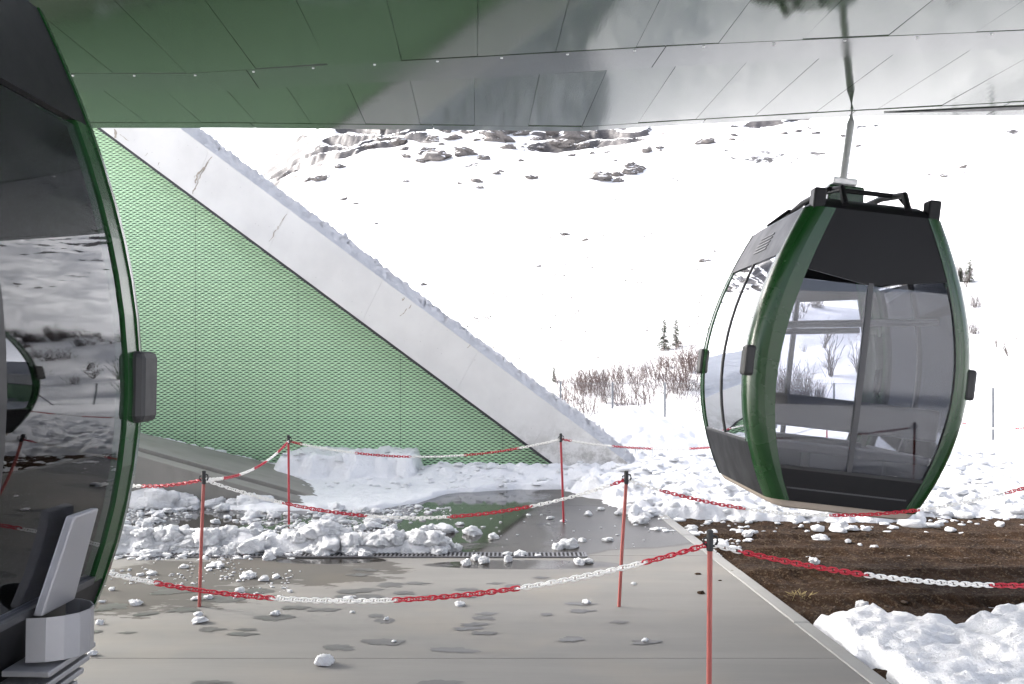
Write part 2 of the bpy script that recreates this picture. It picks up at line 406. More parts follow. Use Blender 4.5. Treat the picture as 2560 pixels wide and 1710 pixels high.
EDGE = lambda Y: 1.66 + (10.6 - Y) * .0446            # right edge of the concrete pavement
pad = bpy.data.objects.new('concrete_pavement', None); pad.location = (-3, 9, 0); link(pad); tag(pad, kind='structure')
def slab(y0, y1, g=.004):
    kx = .105
    b = MB().prism([(-9, y0 + g), (EDGE(y0) - kx, y0 + g), (EDGE(y1) - kx, y1 - g), (-9, y1 - g)], -.18, 0)
    b.v = [(x + 3, y - 9, z) for x, y, z in b.v]
    b.obj('slab', M_PAD, pad)
slab(1.2, 5.45); slab(5.45, 8.40); slab(8.40, 11.4); slab(11.4, 14.4)
kerb = empty('kerb', (1.75, 8, -.15), 'pale concrete edging strip between the pavement and the brown soil', 'kerb')
yy = [1.2, 3.0, 4.6, 6.2, 7.8, 9.4, 11.0, 12.6]
for i in range(len(yy) - 1):
    y0, y1 = yy[i] + .003, yy[i + 1] - .003
    b = MB().prism([(EDGE(y0) - .1, y0), (EDGE(y0), y0), (EDGE(y1), y1), (EDGE(y1) - .1, y1)], -.18, .004 + .003 * (i % 2))
    b.v = [(x - 1.75, y - 8, z + .15) for x, y, z in b.v]
    b.obj('kerb_stone', M_KERB, kerb, bevel=.006)

# soil with tyre ruts
xs = np.arange(1.5, 8.5, .03); ysl = np.arange(5.2, 13.2, .022)
Xs, Ys = np.meshgrid(xs, ysl, indexing='ij')
def soil_h(X, Y):
    z = -.035 + .03 * fbm(X / .9, Y / .7, 4, 50) + .016 * fbm(X / .12, Y / .1, 3, 53)
    for yc, w, sl in ((6.85, .17, .03), (7.62, .17, .05), (8.55, .16, .02), (9.35, .17, .04)):
        d = (Y - yc - sl * (X - 2) - .05 * fbm(X / 1.5, X * 0 + yc, 2, 57)) / w
        tread = .5 + .5 * np.sin((X + .35 * np.abs(d) * w) * 2 * math.pi / .125)
        z = z - .058 * np.exp(-d ** 4) * (.35 + .65 * tread) * (.35 + .65 * vn(X / .8, Y * 0 + yc, 61)) + .022 * np.exp(-((np.abs(d) - 1.35) / .35) ** 2)
    return z - .05 * ss(.12, .0, X - EDGE(Y))
grid_obj('soil', Xs, Ys, soil_h(Xs, Ys), M_SOIL, keep=(Xs > EDGE(Ys) - .06), kind='structure')

# snow lying near: one height sheet that dips under soil and pavement where they are bare
def near_h(X, Y):
    chunk = .5 - worley(X / .19, Y / .19, 3) * .7; ch2 = .5 - worley(X / .085, Y / .085, 8) * .7
    fine = fbm(X / .35, Y / .35, 4, 70)
    low = -.13
    rag = .28 * fbm(X / .55, Y / .55, 4, 77) + .10 * chunk
    # front right
    m1 = ss(.0, .34, (6.56 - .03 * X) - Y + rag) * ss(-.02, .16, X - EDGE(Y) + .10 * fine + .02)
    h1 = .025 + .055 * fine + .035 * chunk + .025 * ch2 + .05 * fbm(X / .16, Y / .13, 3, 73) + .02 * np.abs(fbm(X / .06, Y / .06, 2, 75)) + .10 * ss(2.4, 5.0, X) + .07 * fbm(X / 1.3, Y / 1.1, 3, 71)
    # behind, right of the pavement
    yb = 10.35 + .35 * ss(3.4, 5.4, X) - .75 * np.exp(-((X - 2.15) / .33) ** 2) * 0
    m2 = ss(.0, .25, Y - yb + 1.1 * rag) * ss(-.5, -.1, X - EDGE(Y) + .5 * ss(10.5, 13, Y) + .3 * fine)
    h2 = .06 + .07 * fine + .11 * chunk * ss(16.5, 11, Y) + .06 * ch2 * ss(15, 11, Y) + .04 * fbm(X / .1, Y / .1, 2, 74) + .10 * ss(10.5, 12.5, Y)
    h2 = h2 + .72 * np.exp(-((X - 1.9) / 1.15) ** 2 - ((Y - 16.0) / 1.3) ** 2) + .3 * np.exp(-((X - 5.5) / 2.5) ** 2 - ((Y - 15.5) / 1.6) ** 2)
    h2 = h2 + .5 * np.exp(-((X - .3) / 1.4) ** 2 - ((Y - 18.5) / 1.8) ** 2)
    h2 = h2 * ss(23, 17.5, Y) + (.02 + .03 * fine) * ss(17.5, 23, Y)
    # along the foot of the green wall, over the pavement
    yw = lerp(X, [-3.4, -2.6, -1.5, -1.1, -.8, 0, .9, 1.5, 1.9], [10.95, 10.85, 10.95, 11.5, 12.35, 12.75, 12.85, 12.4, 10.6])
    m3 = ss(.0, .22, Y - yw + .45 * rag) * ss(.05, -.1, X - 2.2) * ss(-3.35, -3.05, X - .25 * (Y - 11.4) * 0 - .15 * fine + (14 - Y) * .0)
    h3 = .035 + .02 * fine + .035 * chunk + .02 * ch2 + .10 * ss(12.5, 13.6, Y)
    bank = ss(-3.5, -3.3, X + .06 * fine) * ss(-1.28, -1.36, X + .03 * fine) * ss(13.25, 13.42, Y + .10 * fine + .12 * chunk)
    h3 = h3 + bank * (.26 + .05 * fine + .05 * ch2)
    h3 = h3 + .09 * np.exp(-((Y - 13.6) / .35) ** 2) * ss(-1.4, -1.0, X) * (1 + chunk)
    z = low + np.zeros(np.broadcast(X, Y).shape)
    for m, h in ((m1, h1), (m2, h2), (m3, h3)): z = np.maximum(z, low + (h - low) * m)
    z = np.where(Y > 21.2, np.minimum(z, hill_h(X, Y) + .02), z)
    # windrow along the drain
    cy = 8.62 + .10 * fbm(X / .8, X * 0, 3, 81)
    w = np.exp(-((Y - cy) / .20) ** 2) * ss(-.35, -.75, X + .1 * fine) * ss(-4.9, -4.4, X)
    z = np.maximum(z, -.10 + w * (.21 + .05 * fine + .09 * chunk + .05 * ch2))
    return z
xn = np.concatenate([np.arange(-5.2, 5.2, .03), np.arange(5.2, 15, .12)])
yn = np.concatenate([np.arange(3.2, 7.0, .022), np.arange(7.0, 11.0, .03), np.arange(11.0, 15.0, .035), np.arange(15.0, 22.2, .07)])
Xn, Yn = np.meshgrid(xn, yn, indexing='ij'); Zn = near_h(Xn, Yn)
floor_n = np.where(Xn > EDGE(Yn), -.16, -.03)
grid_obj('snow_cover', Xn, Yn, Zn, M_SNOW, keep=(Zn > floor_n), kind='structure')

# ------------------------------------------------------------------ green building: wall of expanded metal, sloping concrete beam, snowy roof
WY = 14.35                                     # plane of the green wall
BY0, BY1 = 13.92, 14.75                        # front and back of the concrete beam
bl = lambda px: 330 + (px - 265) * .7405       # beam's lower edge in the photograph
P0 = (gx(265, BY0), gz(330, BY0)); P1 = (gx(1422, BY0), gz(1187, BY0))       # lower edge
Q0 = (gx(452, BY0), gz(322, BY0)); Q1 = (gx(1600, BY0), gz(1180, BY0))       # upper edge
sl_lo = (P1[1] - P0[1]) / (P1[0] - P0[0]); sl_hi = (Q1[1] - Q0[1]) / (Q1[0] - Q0[0])
lo = lambda X: P0[1] + (X - P0[0]) * sl_lo
hi = lambda X: Q0[1] + (X - Q0[0]) * sl_hi
XL = -15.0
bld = empty('sloping_building', (-6, 16, 0), 'green mesh clad building with a sloping concrete edge beam and snowy roof', 'building')
bld.location = (0, 0, 0)
b = MB().add([(XL, WY + .10, -.2), (.95, WY + .10, -.2), (P0[0], WY + .10, lo(P0[0]) + .3), (XL, WY + .10, lo(XL) + .3),
              (XL, WY + .16, -.2), (.95, WY + .16, -.2), (P0[0], WY + .16, lo(P0[0]) + .3), (XL, WY + .16, lo(XL) + .3)],
             [(0, 1, 2, 3), (7, 6, 5, 4), (0, 4, 5, 1), (1, 5, 6, 2), (2, 6, 7, 3), (3, 7, 4, 0)])
b.obj('wall_backing', M_BACK, bld)
CWd, CHt = .0922, .0265
PW = 256 * WY / F
X0j = gx(489, WY)
def mesh_panel(x0, x1):
    nc = int((x1 - x0 - .004) / CWd); cw = (x1 - x0 - .004) / nc
    VV = []; FF = []; top = min(5.35, lo(x0) + .12)
    nr = int((top + .15) / CHt)
    # unit cell: rectangle round a lens-shaped slot; lower lip stands proud, upper lip is set back
    ux = np.array([0, .5, 1, 1, .5, 0]); uz = np.array([0, 0, 0, 1, 1, 1])
    lx = np.array([.10, .5, .90, .90, .5, .10]); lz = np.array([.46, .20, .46, .54, .84, .54])
    oy = np.array([0, 0, 0, 0, 0, 0.]); ly = np.array([-.002, -.010, -.002, .001, .009, .001])
    quads = np.array([(i, (i + 1) % 6, 6 + (i + 1) % 6, 6 + i) for i in range(6)])
    for r in range(nr):
        z = -.15 + r * CHt
        off = (r % 2) * .5 * cw
        k = np.arange(nc - (r % 2))
        xa = x0 + .002 + off + k * cw
        ok = (z < lo(xa) + .10) & (z < top)
        xa = xa[ok]
        if not len(xa): continue
        bx = np.concatenate([ux, lx]); bz = np.concatenate([uz, lz]); by = np.concatenate([oy, ly])
        V = np.stack([xa[:, None] + bx * cw, np.broadcast_to(WY + by, (len(xa), 12)), np.broadcast_to(z + bz * CHt, (len(xa), 12))], -1)
        base = sum(len(v) for v in VV)
        Q = (quads[None] + (np.arange(len(xa)) * 12)[:, None, None] + base).reshape(-1, 4)
        VV.append(V.reshape(-1, 3)); FF.append(Q)
        if r % 2:      # cut half cells at both sides of a staggered row
            for xe0, mir in ((x0 + .002, 0), (x1 - .002, 1)):
                if z < lo(xe0) + .1:
                    hx = np.array([.5, 1, 1, .5, .5, .90, .90, .5]) - .5; hz = np.array([0, 0, 1, 1, .20, .46, .54, .84]); hy = np.array([0, 0, 0, 0, -.010, -.002, .001, .009])
                    hw = off
                    xx = xe0 + hx * 2 * hw if not mir else xe0 - hx * 2 * hw
                    base = sum(len(v) for v in VV)
                    q = np.array([(0, 1, 5, 4), (1, 2, 6, 5), (2, 3, 7, 6)]) + base
                    VV.append(np.stack([xx, WY + hy, z + hz * CHt], -1)); FF.append(q[:, ::-1] if mir else q)
    if not VV: return
    me = np_mesh('mesh_panel', np.concatenate(VV), np.concatenate(FF), M_GREEN, smooth=False)
    link(bpy.data.objects.new('mesh_panel', me), bld)
k = -2
while X0j + k * PW < .9:
    mesh_panel(X0j + k * PW, X0j + (k + 1) * PW); k += 1
# cladding further left, out of the picture
b = MB().prism([(XL, WY), (X0j - 2 * PW - .006, WY), (X0j - 2 * PW - .006, WY + .02), (XL, WY + .02)], -.15, 6.0); b.obj('side_cladding', M_GREEN, bld)
# beam in poured lengths with hairline joints
cuts = [(522, 480), (722, 668), (957, 905), (1195, 1140), (1385, 1330)]
ed = []
for pu, plw in cuts: ed.append((gx(pu, BY0), gx(plw, BY0)))
us = [XL + .8] + [e[0] for e in ed] + [Q1[0] + .25]; lsx = [XL - .2] + [e[1] for e in ed] + [P1[0] + .12]
for i in range(len(us) - 1):
    g = .0009
    pts = [(lsx[i] + g, lo(lsx[i] + g)), (lsx[i + 1] - g, lo(lsx[i + 1] - g)), (us[i + 1] - g, hi(us[i + 1] - g)), (us[i] + g, hi(us[i] + g))]
    MB().add([(x, BY0, z) for x, z in pts] + [(x, BY1, z) for x, z in pts],
             [(0, 1, 2, 3), (7, 6, 5, 4), (0, 4, 5, 1), (1, 5, 6, 2), (2, 6, 7, 3), (3, 7, 4, 0)]).obj('beam_segment', M_BEAM, bld)
# charcoal strip under the beam, painting in the dark gap to the wall
MB().add([(XL, BY0 + .02, lo(XL) - .045), (P1[0] + .1, BY0 + .02, lo(P1[0] + .1) - .045), (P1[0] + .1, BY0 + .02, lo(P1[0] + .1) - .003), (XL, BY0 + .02, lo(XL) - .003),
          (XL, BY0 + .06, lo(XL) - .045), (P1[0] + .1, BY0 + .06, lo(P1[0] + .1) - .045), (P1[0] + .1, BY0 + .06, lo(P1[0] + .1) - .003), (XL, BY0 + .06, lo(XL) - .003)],
         [(0, 1, 2, 3), (7, 6, 5, 4), (0, 4, 5, 1), (1, 5, 6, 2), (2, 6, 7, 3), (3, 7, 4, 0)]).obj('dark_gap_strip', M_CHAR, bld)
# roof body and the rough snow on it
XT = -12.5
MB().add([(XT, BY1 + .004, -.2), (Q1[0] - .1, BY1 + .004, -.2), (Q1[0] - .1, BY1 + .004, hi(Q1[0] - .1) - .05), (XT, BY1 + .004, hi(XT) - .05),
          (XT, 26, -.2), (Q1[0] - .1, 26, -.2), (Q1[0] - .1, 26, hi(Q1[0] - .1) - .05), (XT, 26, hi(XT) - .05)],
         [(0, 1, 2, 3), (7, 6, 5, 4), (0, 4, 5, 1), (1, 5, 6, 2), (2, 6, 7, 3), (3, 7, 4, 0)]).obj('roof', M_PLINTH, bld)
xr = np.arange(-9.5, Q1[0] + .5, .022); yr_ = np.concatenate([[13.97, 14.0, 14.03, 14.07, 14.12, 14.18], np.arange(14.25, 15.6, .07), np.arange(15.6, 25.9, .6)])
Xr, Yr = np.meshgrid(xr, yr_, indexing='ij')
t = ss(13.95, 14.35, Yr)
Zr = np.where(np.isclose(Yr, 13.97), -.04, .0) + t * .13 + .012
Zr = Zr + (.3 + .7 * t) * (.05 * fbm(Xr / .25, Yr / .25, 4, 90) + .06 * (.5 - worley(Xr / .10, Yr / .10, 91)) * (Yr < 15.6) + .085 * fbm(Xr / .06, Yr / .06, 3, 93) + .05 * fbm(Xr / 1.1, Yr / 1.4, 3, 95))
grid = grid_obj('roof_snow', Xr, Yr, hi(Xr) + Zr * 1.0, M_ROOFSNOW_SHADED); grid.parent = bld; grid['kind'] = 'stuff'
# seeping cracks: thin stained ribbons on the beam
def crack(pts, w):
    mbk = MB()
    for (x0, y0), (x1, y1) in zip(pts[:-1], pts[1:]):
        n = 4; prev = None
        for i in range(n + 1):
            q = i / n; px = x0 + (x1 - x0) * q + random.uniform(-2.5, 2.5) * (0 < i < n); py = y0 + (y1 - y0) * q + random.uniform(-2, 2) * (0 < i < n)
            ww = w * random.uniform(.3, 1.1)
            cur = ((gx(px - ww, BY0), BY0 - .003, gz(py, BY0)), (gx(px + ww, BY0), BY0 - .003, gz(py, BY0)))
            if prev: mbk.add([prev[0], prev[1], cur[1], cur[0]], [(0, 1, 2, 3)])
            prev = cur
    mbk.obj('crack', M_CRACK, bld)
crack([(530, 392), (512, 420), (500, 445), (488, 470), (482, 484)], 2.0)
crack([(520, 405), (505, 425), (492, 440), (489, 458)], 2.6); crack([(506, 424), (496, 436), (486, 444)], 1.6)
crack([(718, 535), (700, 560), (690, 575), (672, 604)], 1.5); crack([(1028, 762), (1014, 776), (1000, 790)], 1.8)
crack([(1010, 744), (1006, 752)], 2.6); crack([(286, 322), (288, 345)], 4); crack([(368, 382), (362, 390)], 1.2); crack([(399, 406), (394, 414)], 1.3)
crack([(1175, 862), (1168, 870)], 1.6); crack([(322, 352), (300, 336)], 1.6)

# concrete ramp block left of the wall
plinth = empty('concrete_ramp', (-5.5, 12.5, 0), 'low grey concrete ramp block running down along the green wall', 'ramp')
zf = lambda X: .615 - .285 * (X + 4.43); zb = lambda X: .59 - .228 * (X + 5.4)
def ramp(y0, y1, f0, f1, name, dz0=0, dz1=0):
    xa, xe0, xe1 = -9.0, -4.43 + (.615 + dz0) / .285, -5.4 + (.59 + dz1) / .228
    def zz(f, X): return f(X)
    w0 = (y0 - 11.4) / 2.9; w1 = (y1 - 11.4) / 2.9
    h = lambda X, w: zf(X) * (1 - w) + zb(X) * w
    e = lambda w, d: (-4.43 + (.615 + d) / .285) * (1 - w) + (-5.4 + (.59 + d) / .228) * w
    p = [(xa, y0, h(xa, w0) + dz0), (e(w0, dz0 - .01), y0, .01), (e(w1, dz1 - .01), y1, .01), (xa, y1, h(xa, w1) + dz1)]
    bt = [(x, y, -.15) for x, y, z in p]
    bb = MB().add(bt + p, [(3, 2, 1, 0), (4, 5, 6, 7), (0, 1, 5, 4), (1, 2, 6, 5), (2, 3, 7, 6), (3, 0, 4, 7)])
    bb.v = [(x + 5.5, y - 12.5, z) for x, y, z in bb.v]
    bb.obj(name, M_PLINTH, plinth, bevel=.01)
ramp(11.4, 11.92, zf, zf, 'ramp_kerb', 0, -.0); ramp(11.924, 14.26, zf, zb, 'ramp_deck', .05, .05)

# ------------------------------------------------------------------ station canopy with glossy soffit panels
CZ = 3.72
def pl(P, X): return float(np.interp(X, [p[0] for p in P], [p[1] for p in P]))
L1 = [(-9, 7.21), (-2.35, 7.21), (-1.23, 6.99), (-.17, 6.81), (1.29, 6.55), (3.23, 6.28), (7, 5.7)]
L2 = [(-9, 7.66), (-2.15, 7.66), (-1.26, 7.47), (-.27, 7.33), (1.14, 7.04), (3.4, 6.62), (7, 5.95)]
L3 = [(-9, 8.66), (-2.5, 8.67), (.62, 8.81), (1.45, 8.59), (2.78, 8.27), (3.93, 8.01), (7, 7.3)]
L4 = [(-9, 8.83), (-2.5, 8.85), (.62, 8.97), (1.45, 8.75), (2.9, 8.44), (4.3, 8.40), (7, 8.3)]
can = empty('station_canopy', (-1, 6.5, CZ), 'overhanging station canopy with mirror glossy green soffit panels', 'canopy')
def loc(b): b.v = [(x + 1, y - 6.5, z - CZ) for x, y, z in b.v]; return b
def joint(Xk, P, Yref):
    Y = Yref
    for _ in range(4): Y = pl(P, Xk - .036 * (Y - Yref))
    return Xk - .036 * (Y - Yref), Y
def panel_row(PA, PB, x0, w, n, Yref, ya=None):
    for i in range(n):
        xa, xb = x0 + i * w + .0016, x0 + (i + 1) * w - .0016
        if ya: A0, A1 = (xa - .036 * (ya - Yref), ya), (xb - .036 * (ya - Yref), ya)
        else: A0, A1 = joint(xa, PA, Yref), joint(xb, PA, Yref)
        B0, B1 = joint(xa, PB, Yref), joint(xb, PB, Yref)
        inner = [p for p in PB if B0[0] < p[0] < B1[0]]; innerA = [] if ya else [p for p in PA if A0[0] < p[0] < A1[0]]
        g = .0015
        poly = [(A0[0], A0[1] + g)] + [(p[0], p[1] + g) for p in innerA] + [(A1[0], A1[1] + g), (B1[0], B1[1] - g)] + [(p[0], p[1] - g) for p in inner[::-1]] + [(B0[0], B0[1] - g)]
        bb = MB().prism(poly, CZ, CZ + .02)
        cx = sum(p[0] for p in poly) / len(poly); cy = sum(p[1] for p in poly) / len(poly)
        tx, ty = random.gauss(0, .0016), random.gauss(0, .0016)
        bb.v = [(x, y, z + (x - cx) * tx + (y - cy) * ty) for x, y, z in bb.v]
        loc(bb).obj('soffit_panel', M_SOFF, can)
panel_row(None, L1, -2.35 - 12 * .527, .527, 28, 7.0, ya=4.6)
panel_row(L2, L3, -.33 - 17 * .4755, .4755, 31, 8.75)
# the flat band between the two rows, in lengths, with rivets
bx = [-8.6, -4.2, -1.9, 1.02, 3.6, 6.6]
for i in range(5):
    a0, a1 = bx[i] + .003, bx[i + 1] - .003
    ins1 = [p for p in L1 if a0 < p[0] < a1]; ins2 = [p for p in L2 if a0 < p[0] < a1]
    poly = [(a0, pl(L1, a0) + .001)] + [(p[0], p[1] + .001) for p in ins1] + [(a1, pl(L1, a1) + .001), (a1 - .03, pl(L2, a1) - .001)] + [(p[0], p[1] - .001) for p in ins2[::-1]] + [(a0 - .03, pl(L2, a0) - .001)]
    loc(MB().prism(poly, CZ - .003, CZ + .02)).obj('soffit_band', M_BAND, can)
x = -3.2
while x < 4.2:
    y = pl(L1, x) + .045; bb = MB()
    bb.tube([(x, y, CZ - .003), (x, y, CZ - .008), (x, y, CZ - .010)], [.010, .009, .004], 10); loc(bb).obj('rivet', M_STEEL, can, smooth=False); x += .447
# edge strips
ex = [-8.6, -5.0, -2.28, -.70, .62, 1.66, 2.85, 4.0, 6.6]
for i in range(8):
    a0, a1 = ex[i] + .004, ex[i + 1] - .004
    q3 = [p for p in L3 if a0 < p[0] < a1]; q4 = [p for p in L4 if a0 < p[0] < a1]
    poly = [(a0, pl(L3, a0) + .004)] + [(p[0], p[1] + .004) for p in q3] + [(a1, pl(L3, a1) + .004), (a1, pl(L4, a1))] + [(p[0], p[1]) for p in q4[::-1]] + [(a0, pl(L4, a0))]
    loc(MB().prism(poly, CZ - .004, CZ + .02)).obj('edge_strip', M_SOFF, can)
# dark slot and pale return at the right end of the edge
loc(MB().prism([(3.1, 8.30), (6.6, 7.62), (6.6, 7.78), (3.9, 8.24)], CZ - .012, CZ - .006)).obj('shadow_slot', M_CHAR, can)
top = [(-8.6, 4.6)] + [(6.6, 4.6), (6.6, pl(L4, 6.6) - .03)] + [(p[0], p[1] - .03) for p in L4[::-1] if -8.6 < p[0] < 6.6] + [(-8.6, pl(L4, -8.6) - .03)]
loc(MB().prism(top, CZ + .024, CZ + .55)).obj('canopy_body', M_SBACK, can)
for cxp in (-8.2, 6.2):
    loc(MB().prism([(cxp - .2, 5.2), (cxp + .2, 5.2), (cxp + .2, 5.6), (cxp - .2, 5.6)], -.3, CZ - .001)).obj('column', M_BEAM, can, bevel=.02)

# ------------------------------------------------------------------ station hall behind the viewer, unseen, added to darken reflections
hall = empty('unseen_station_hall', (-2, -15, 0), 'unseen grey station hall opposite the sloping building, added to darken reflections', 'building')
MB().box(-9, 9, -4, 3.0, -.45, 6.2).obj('hall_wall', M_PLINTH, hall)
MB().box(-9.3, 9.3, -4.3, 3.6, 6.2, 6.6).obj('hall_roof', M_SBACK, hall)
for i in range(5):
    x = -8 + i * 3.3
    MB().box(x, x + 2.7, 3.002, 3.05, .3, 3.4).obj('hall_door', M_GLASS, hall); MB().box(x - .1, x + 2.8, 3.002, 3.08, 3.404, 3.56).obj('door_lintel', M_STEEL, hall)

# ------------------------------------------------------------------ gondola cabins
ZP = np.array([0, .25, .6, 1.1, 1.5, 1.9, 2.25, 2.45]); WPv = np.array([.615, .735, .85, .90, .865, .755, .62, .53])
pw = np.polyfit(ZP, WPv, 4); gw = lambda z: np.polyval(pw, z)
gd = lambda z: 1.06 - .055 * ((z - 1.15) / 1.2) ** 2
CR = .13
def patch(kind, s1, s2, u0, u1, nu, z0, z1, nz, oo, oi, ub=None):
    """closed curved plate on one face of the cabin. kind: side / end / corner"""
    def P(u, z, o):
        w, d = gw(z), gd(z)
        if kind == 'side': return (s1 * (w + o), u * (d - CR), z)
        if kind == 'end': return (u * (w - CR), s1 * (d + o), z)
        f = u * math.pi / 2; return (s1 * (w - CR + (CR + o) * math.cos(f)), s2 * (d - CR + (CR + o) * math.sin(f)), z)
    b = MB(); zs = np.linspace(z0, z1, nz + 1)
    for o in (oo, oi):
        for z in zs:
            q = (z - z0) / max(1e-6, z1 - z0)
            a0, a1 = (u0, u1) if ub is None else (u0 + (ub[0] - u0) * q, u1 + (ub[1] - u1) * q)
            for u in np.linspace(a0, a1, nu + 1): b.v.append(P(u, float(z), o))
    n = nu + 1; K = n * (nz + 1); fs = []
    for i in range(nz):
        for j in range(nu):
            q = (i * n + j, i * n + j + 1, (i + 1) * n + j + 1, (i + 1) * n + j); fs.append(q); fs.append(tuple(K + t for t in q[::-1]))
    for j in range(nu):
        fs.append((j, K + j, K + j + 1, j + 1)); e = nz * n + j; fs.append((e + 1, K + e + 1, K + e, e))
    for i in range(nz):
        a = i * n; fs.append((a + n, K + a + n, K + a, a)); c = i * n + nu; fs.append((c, K + c, K + c + n, c + n))
    b.f = fs; return b
def outline(z, o, n=6):
    w, d = gw(min(z, 2.45)) + o, gd(min(z, 2.45)) + o; r = max(.04, CR + o); pts = []
    for sx, sy, f0 in ((1, 1, 0), (-1, 1, 90), (-1, -1, 180), (1, -1, 270)):
        for k in range(n + 1):
            f = math.radians(f0 + 90 * k / n); pts.append((sx * (w - r) + r * math.cos(f), sy * (d - r) + r * math.sin(f), z))
    return pts
def loft(levels, cap=True):
    b = MB(); n = None
    for z, o in levels:
        p = outline(z, o); n = len(p); b.v += p
    m = len(levels)
    for i in range(m - 1):
        for k in range(n): b.f.append((i * n + k, i * n + (k + 1) % n, (i + 1) * n + (k + 1) % n, (i + 1) * n + k))
    if cap: b.f.append(tuple(range(n))[::-1]); b.f.append(tuple((m - 1) * n + k for k in range(n)))
    return b
def gondola(loc_, rot, label, SCL=.85):
    g = empty('gondola_cabin', loc_, label, 'gondola', 'cable car cabins'); g.rotation_euler = rot; g.scale = (SCL,) * 3
    fl = loft([(-.07, -.10), (-.05, -.02), (0, -.004), (.02, -.03)]); fl.obj('floor_pan', M_BEIGE, g, True)
    ip = [(x, y) for x, y, z in outline(.02, -.035)]
    MB().prism(ip, .021, .06).obj('cabin_floor', M_CHAR, g)
    for s in (-1, 1):
        patch('end', s, 0, -1, 1, 6, .0, .26, 3, .004, -.03).obj('end_panel', M_BLACK, g, True)
        for u0, u1 in ((-.98, -.03), (.03, .98)):
            patch('end', s, 0, u0, u1, 3, .265, 1.80, 10, -.006, -.012).obj('end_window', M_GLASS, g, True)
        patch('end', s, 0, -.03, .03, 1, .26, 1.82, 10, .006, -.04).obj('mullion', M_CHAR, g)
        # the upper end panel dips to a point in the middle
        for h in (-1, 1):
            bb = MB(); nz = 5; vs = []
            for o in (.005, -.02):
                for k in range(7):
                    u = h * (k / 6.0 * .999 + .0005); zb_ = 1.80 + .10 * abs(u)
                    for q in range(nz + 1):
                        z = zb_ + (2.40 - zb_) * q / nz; vs.append((u * (gw(z) - CR), s * (gd(z) + o), z))
            n = nz + 1; K = 7 * n; fs = []
            for i in range(6):
                for q in range(nz):
                    f = (i * n + q, (i + 1) * n + q, (i + 1) * n + q + 1, i * n + q + 1); fs += [f, tuple(K + t for t in f[::-1])]
                fs += [(i * n, K + i * n, K + (i + 1) * n, (i + 1) * n), (i * n + nz, (i + 1) * n + nz, K + (i + 1) * n + nz, K + i * n + nz)]
            bb.add(vs, fs).obj('upper_end_panel', M_BLACK, g, True)
        patch('end', s, 0, -1, -.93, 2, 0, 2.40, 16, .0118, -.035, ub=(-1, -.80)).obj('green_frame', M_GGREEN, g, True)
        patch('end', s, 0, .97, 1, 2, 0, 2.40, 16, .0118, -.035).obj('green_frame', M_GGREEN, g, True)
        for u0, u1 in ((-.99, -.965), (.965, .99)):
            patch('end', s, 0, u0, u1, 1, .26, 1.86, 10, .008, -.02).obj('window_gasket', M_DARK, g)
        patch('end', s, 0, -.98, .98, 6, .258, .285, 1, .009, -.02).obj('window_gasket', M_DARK, g)
        patch('end', s, 0, -.9, .9, 6, .10, .112, 1, .009, -.01).obj('trim_line', M_CHAR, g)
        patch('side', s, 0, -.9, .9, 6, .425, .45, 1, .009, -.02).obj('door_sill', M_CHAR, g)
        for k in range(5): patch('side', s, 0, -.25, .25, 2, 2.12 + k * .035, 2.135 + k * .035, 1, .010, .0).obj('vent_slat', M_CHAR, g)
        # side with sliding door leaves
        patch('side', s, 0, -1, 1, 6, 0, .43, 4, .004, -.03).obj('side_panel', M_BLACK, g, True)
        for u0, u1 in ((-.895, -.025), (.025, .895)):
            patch('side', s, 0, u0, u1, 3, .44, 1.98, 12, -.004, -.010).obj('door_window', M_GLASS, g, True)
        patch('side', s, 0, -.022, .022, 1, .43, 2.0, 12, .006, -.03).obj('door_seal', M_DARK, g)
        for u0, u1 in ((-1, -.90), (.90, 1)):
            patch('side', s, 0, u0, u1, 1, .43, 2.0, 12, .006, -.03).obj('door_stile', M_GGREEN, g)
        patch('side', s, 0, -1, 1, 6, 2.0, 2.40, 5, .004, -.03).obj('upper_side_panel', M_BLACK, g, True)
        for s2 in (-1, 1):
            patch('corner', s, s2, 0, 1, 5, 0, 2.40, 18, .012, -.03).obj('corner_post', M_GGREEN, g, True)
            y0 = s2 * (gd(1.1) - .02)
            MB().box(*sorted((s * (gw(1.1) - .05), s * (gw(1.1) + .04))), *sorted((y0 - s2 * .16, y0)), .97, 1.22).obj('bumper', M_DARK, g, bevel=.025)
        # bench along each end, with backrest and grab rail
        yb = s * (gd(.5) - .06)
        MB().box(-.66, .66, *sorted((yb, yb - s * .40)), .40, .47).obj('bench_seat', M_SEAT, g, bevel=.02)
        MB().box(-.70, .70, *sorted((yb, yb - s * .06)), .60, .86).obj('backrest', M_SEAT, g, bevel=.02)
        MB().box(-.30, .30, *sorted((yb - s * .05, yb - s * .3)), .06, .40).obj('bench_support', M_CHAR, g)
        MB().tube([(-.62, s * .93, 1.42), (0, s * .95, 1.50), (.62, s * .93, 1.58)], .03, 8).obj('grab_rail', M_CHAR, g, True)
    loft([(2.40, .0), (2.45, -.03), (2.50, -.14), (2.53, -.34)]).obj('roof', M_BLACK, g, True)
    # roof frame
    for s in (-1, 1):
        MB().tube([(s * .26, -.98, 2.44), (s * .26, -.85, 2.60), (s * .26, -.3, 2.66), (s * .26, .3, 2.66), (s * .26, .85, 2.60), (s * .26, .98, 2.44)], .028, 8).obj('roof_rail', M_BLACK, g, True)
        MB().tube([(-.48, s * .62, 2.46), (-.3, s * .62, 2.63), (.3, s * .62, 2.63), (.48, s * .62, 2.46)], .022, 8).obj('roof_hoop', M_BLACK, g, True)
        MB().box(s * .47 - .05, s * .47 + .05, -.99, -.85, 2.38, 2.56).obj('roof_bracket', M_BLACK, g, bevel=.015)
    b = MB()
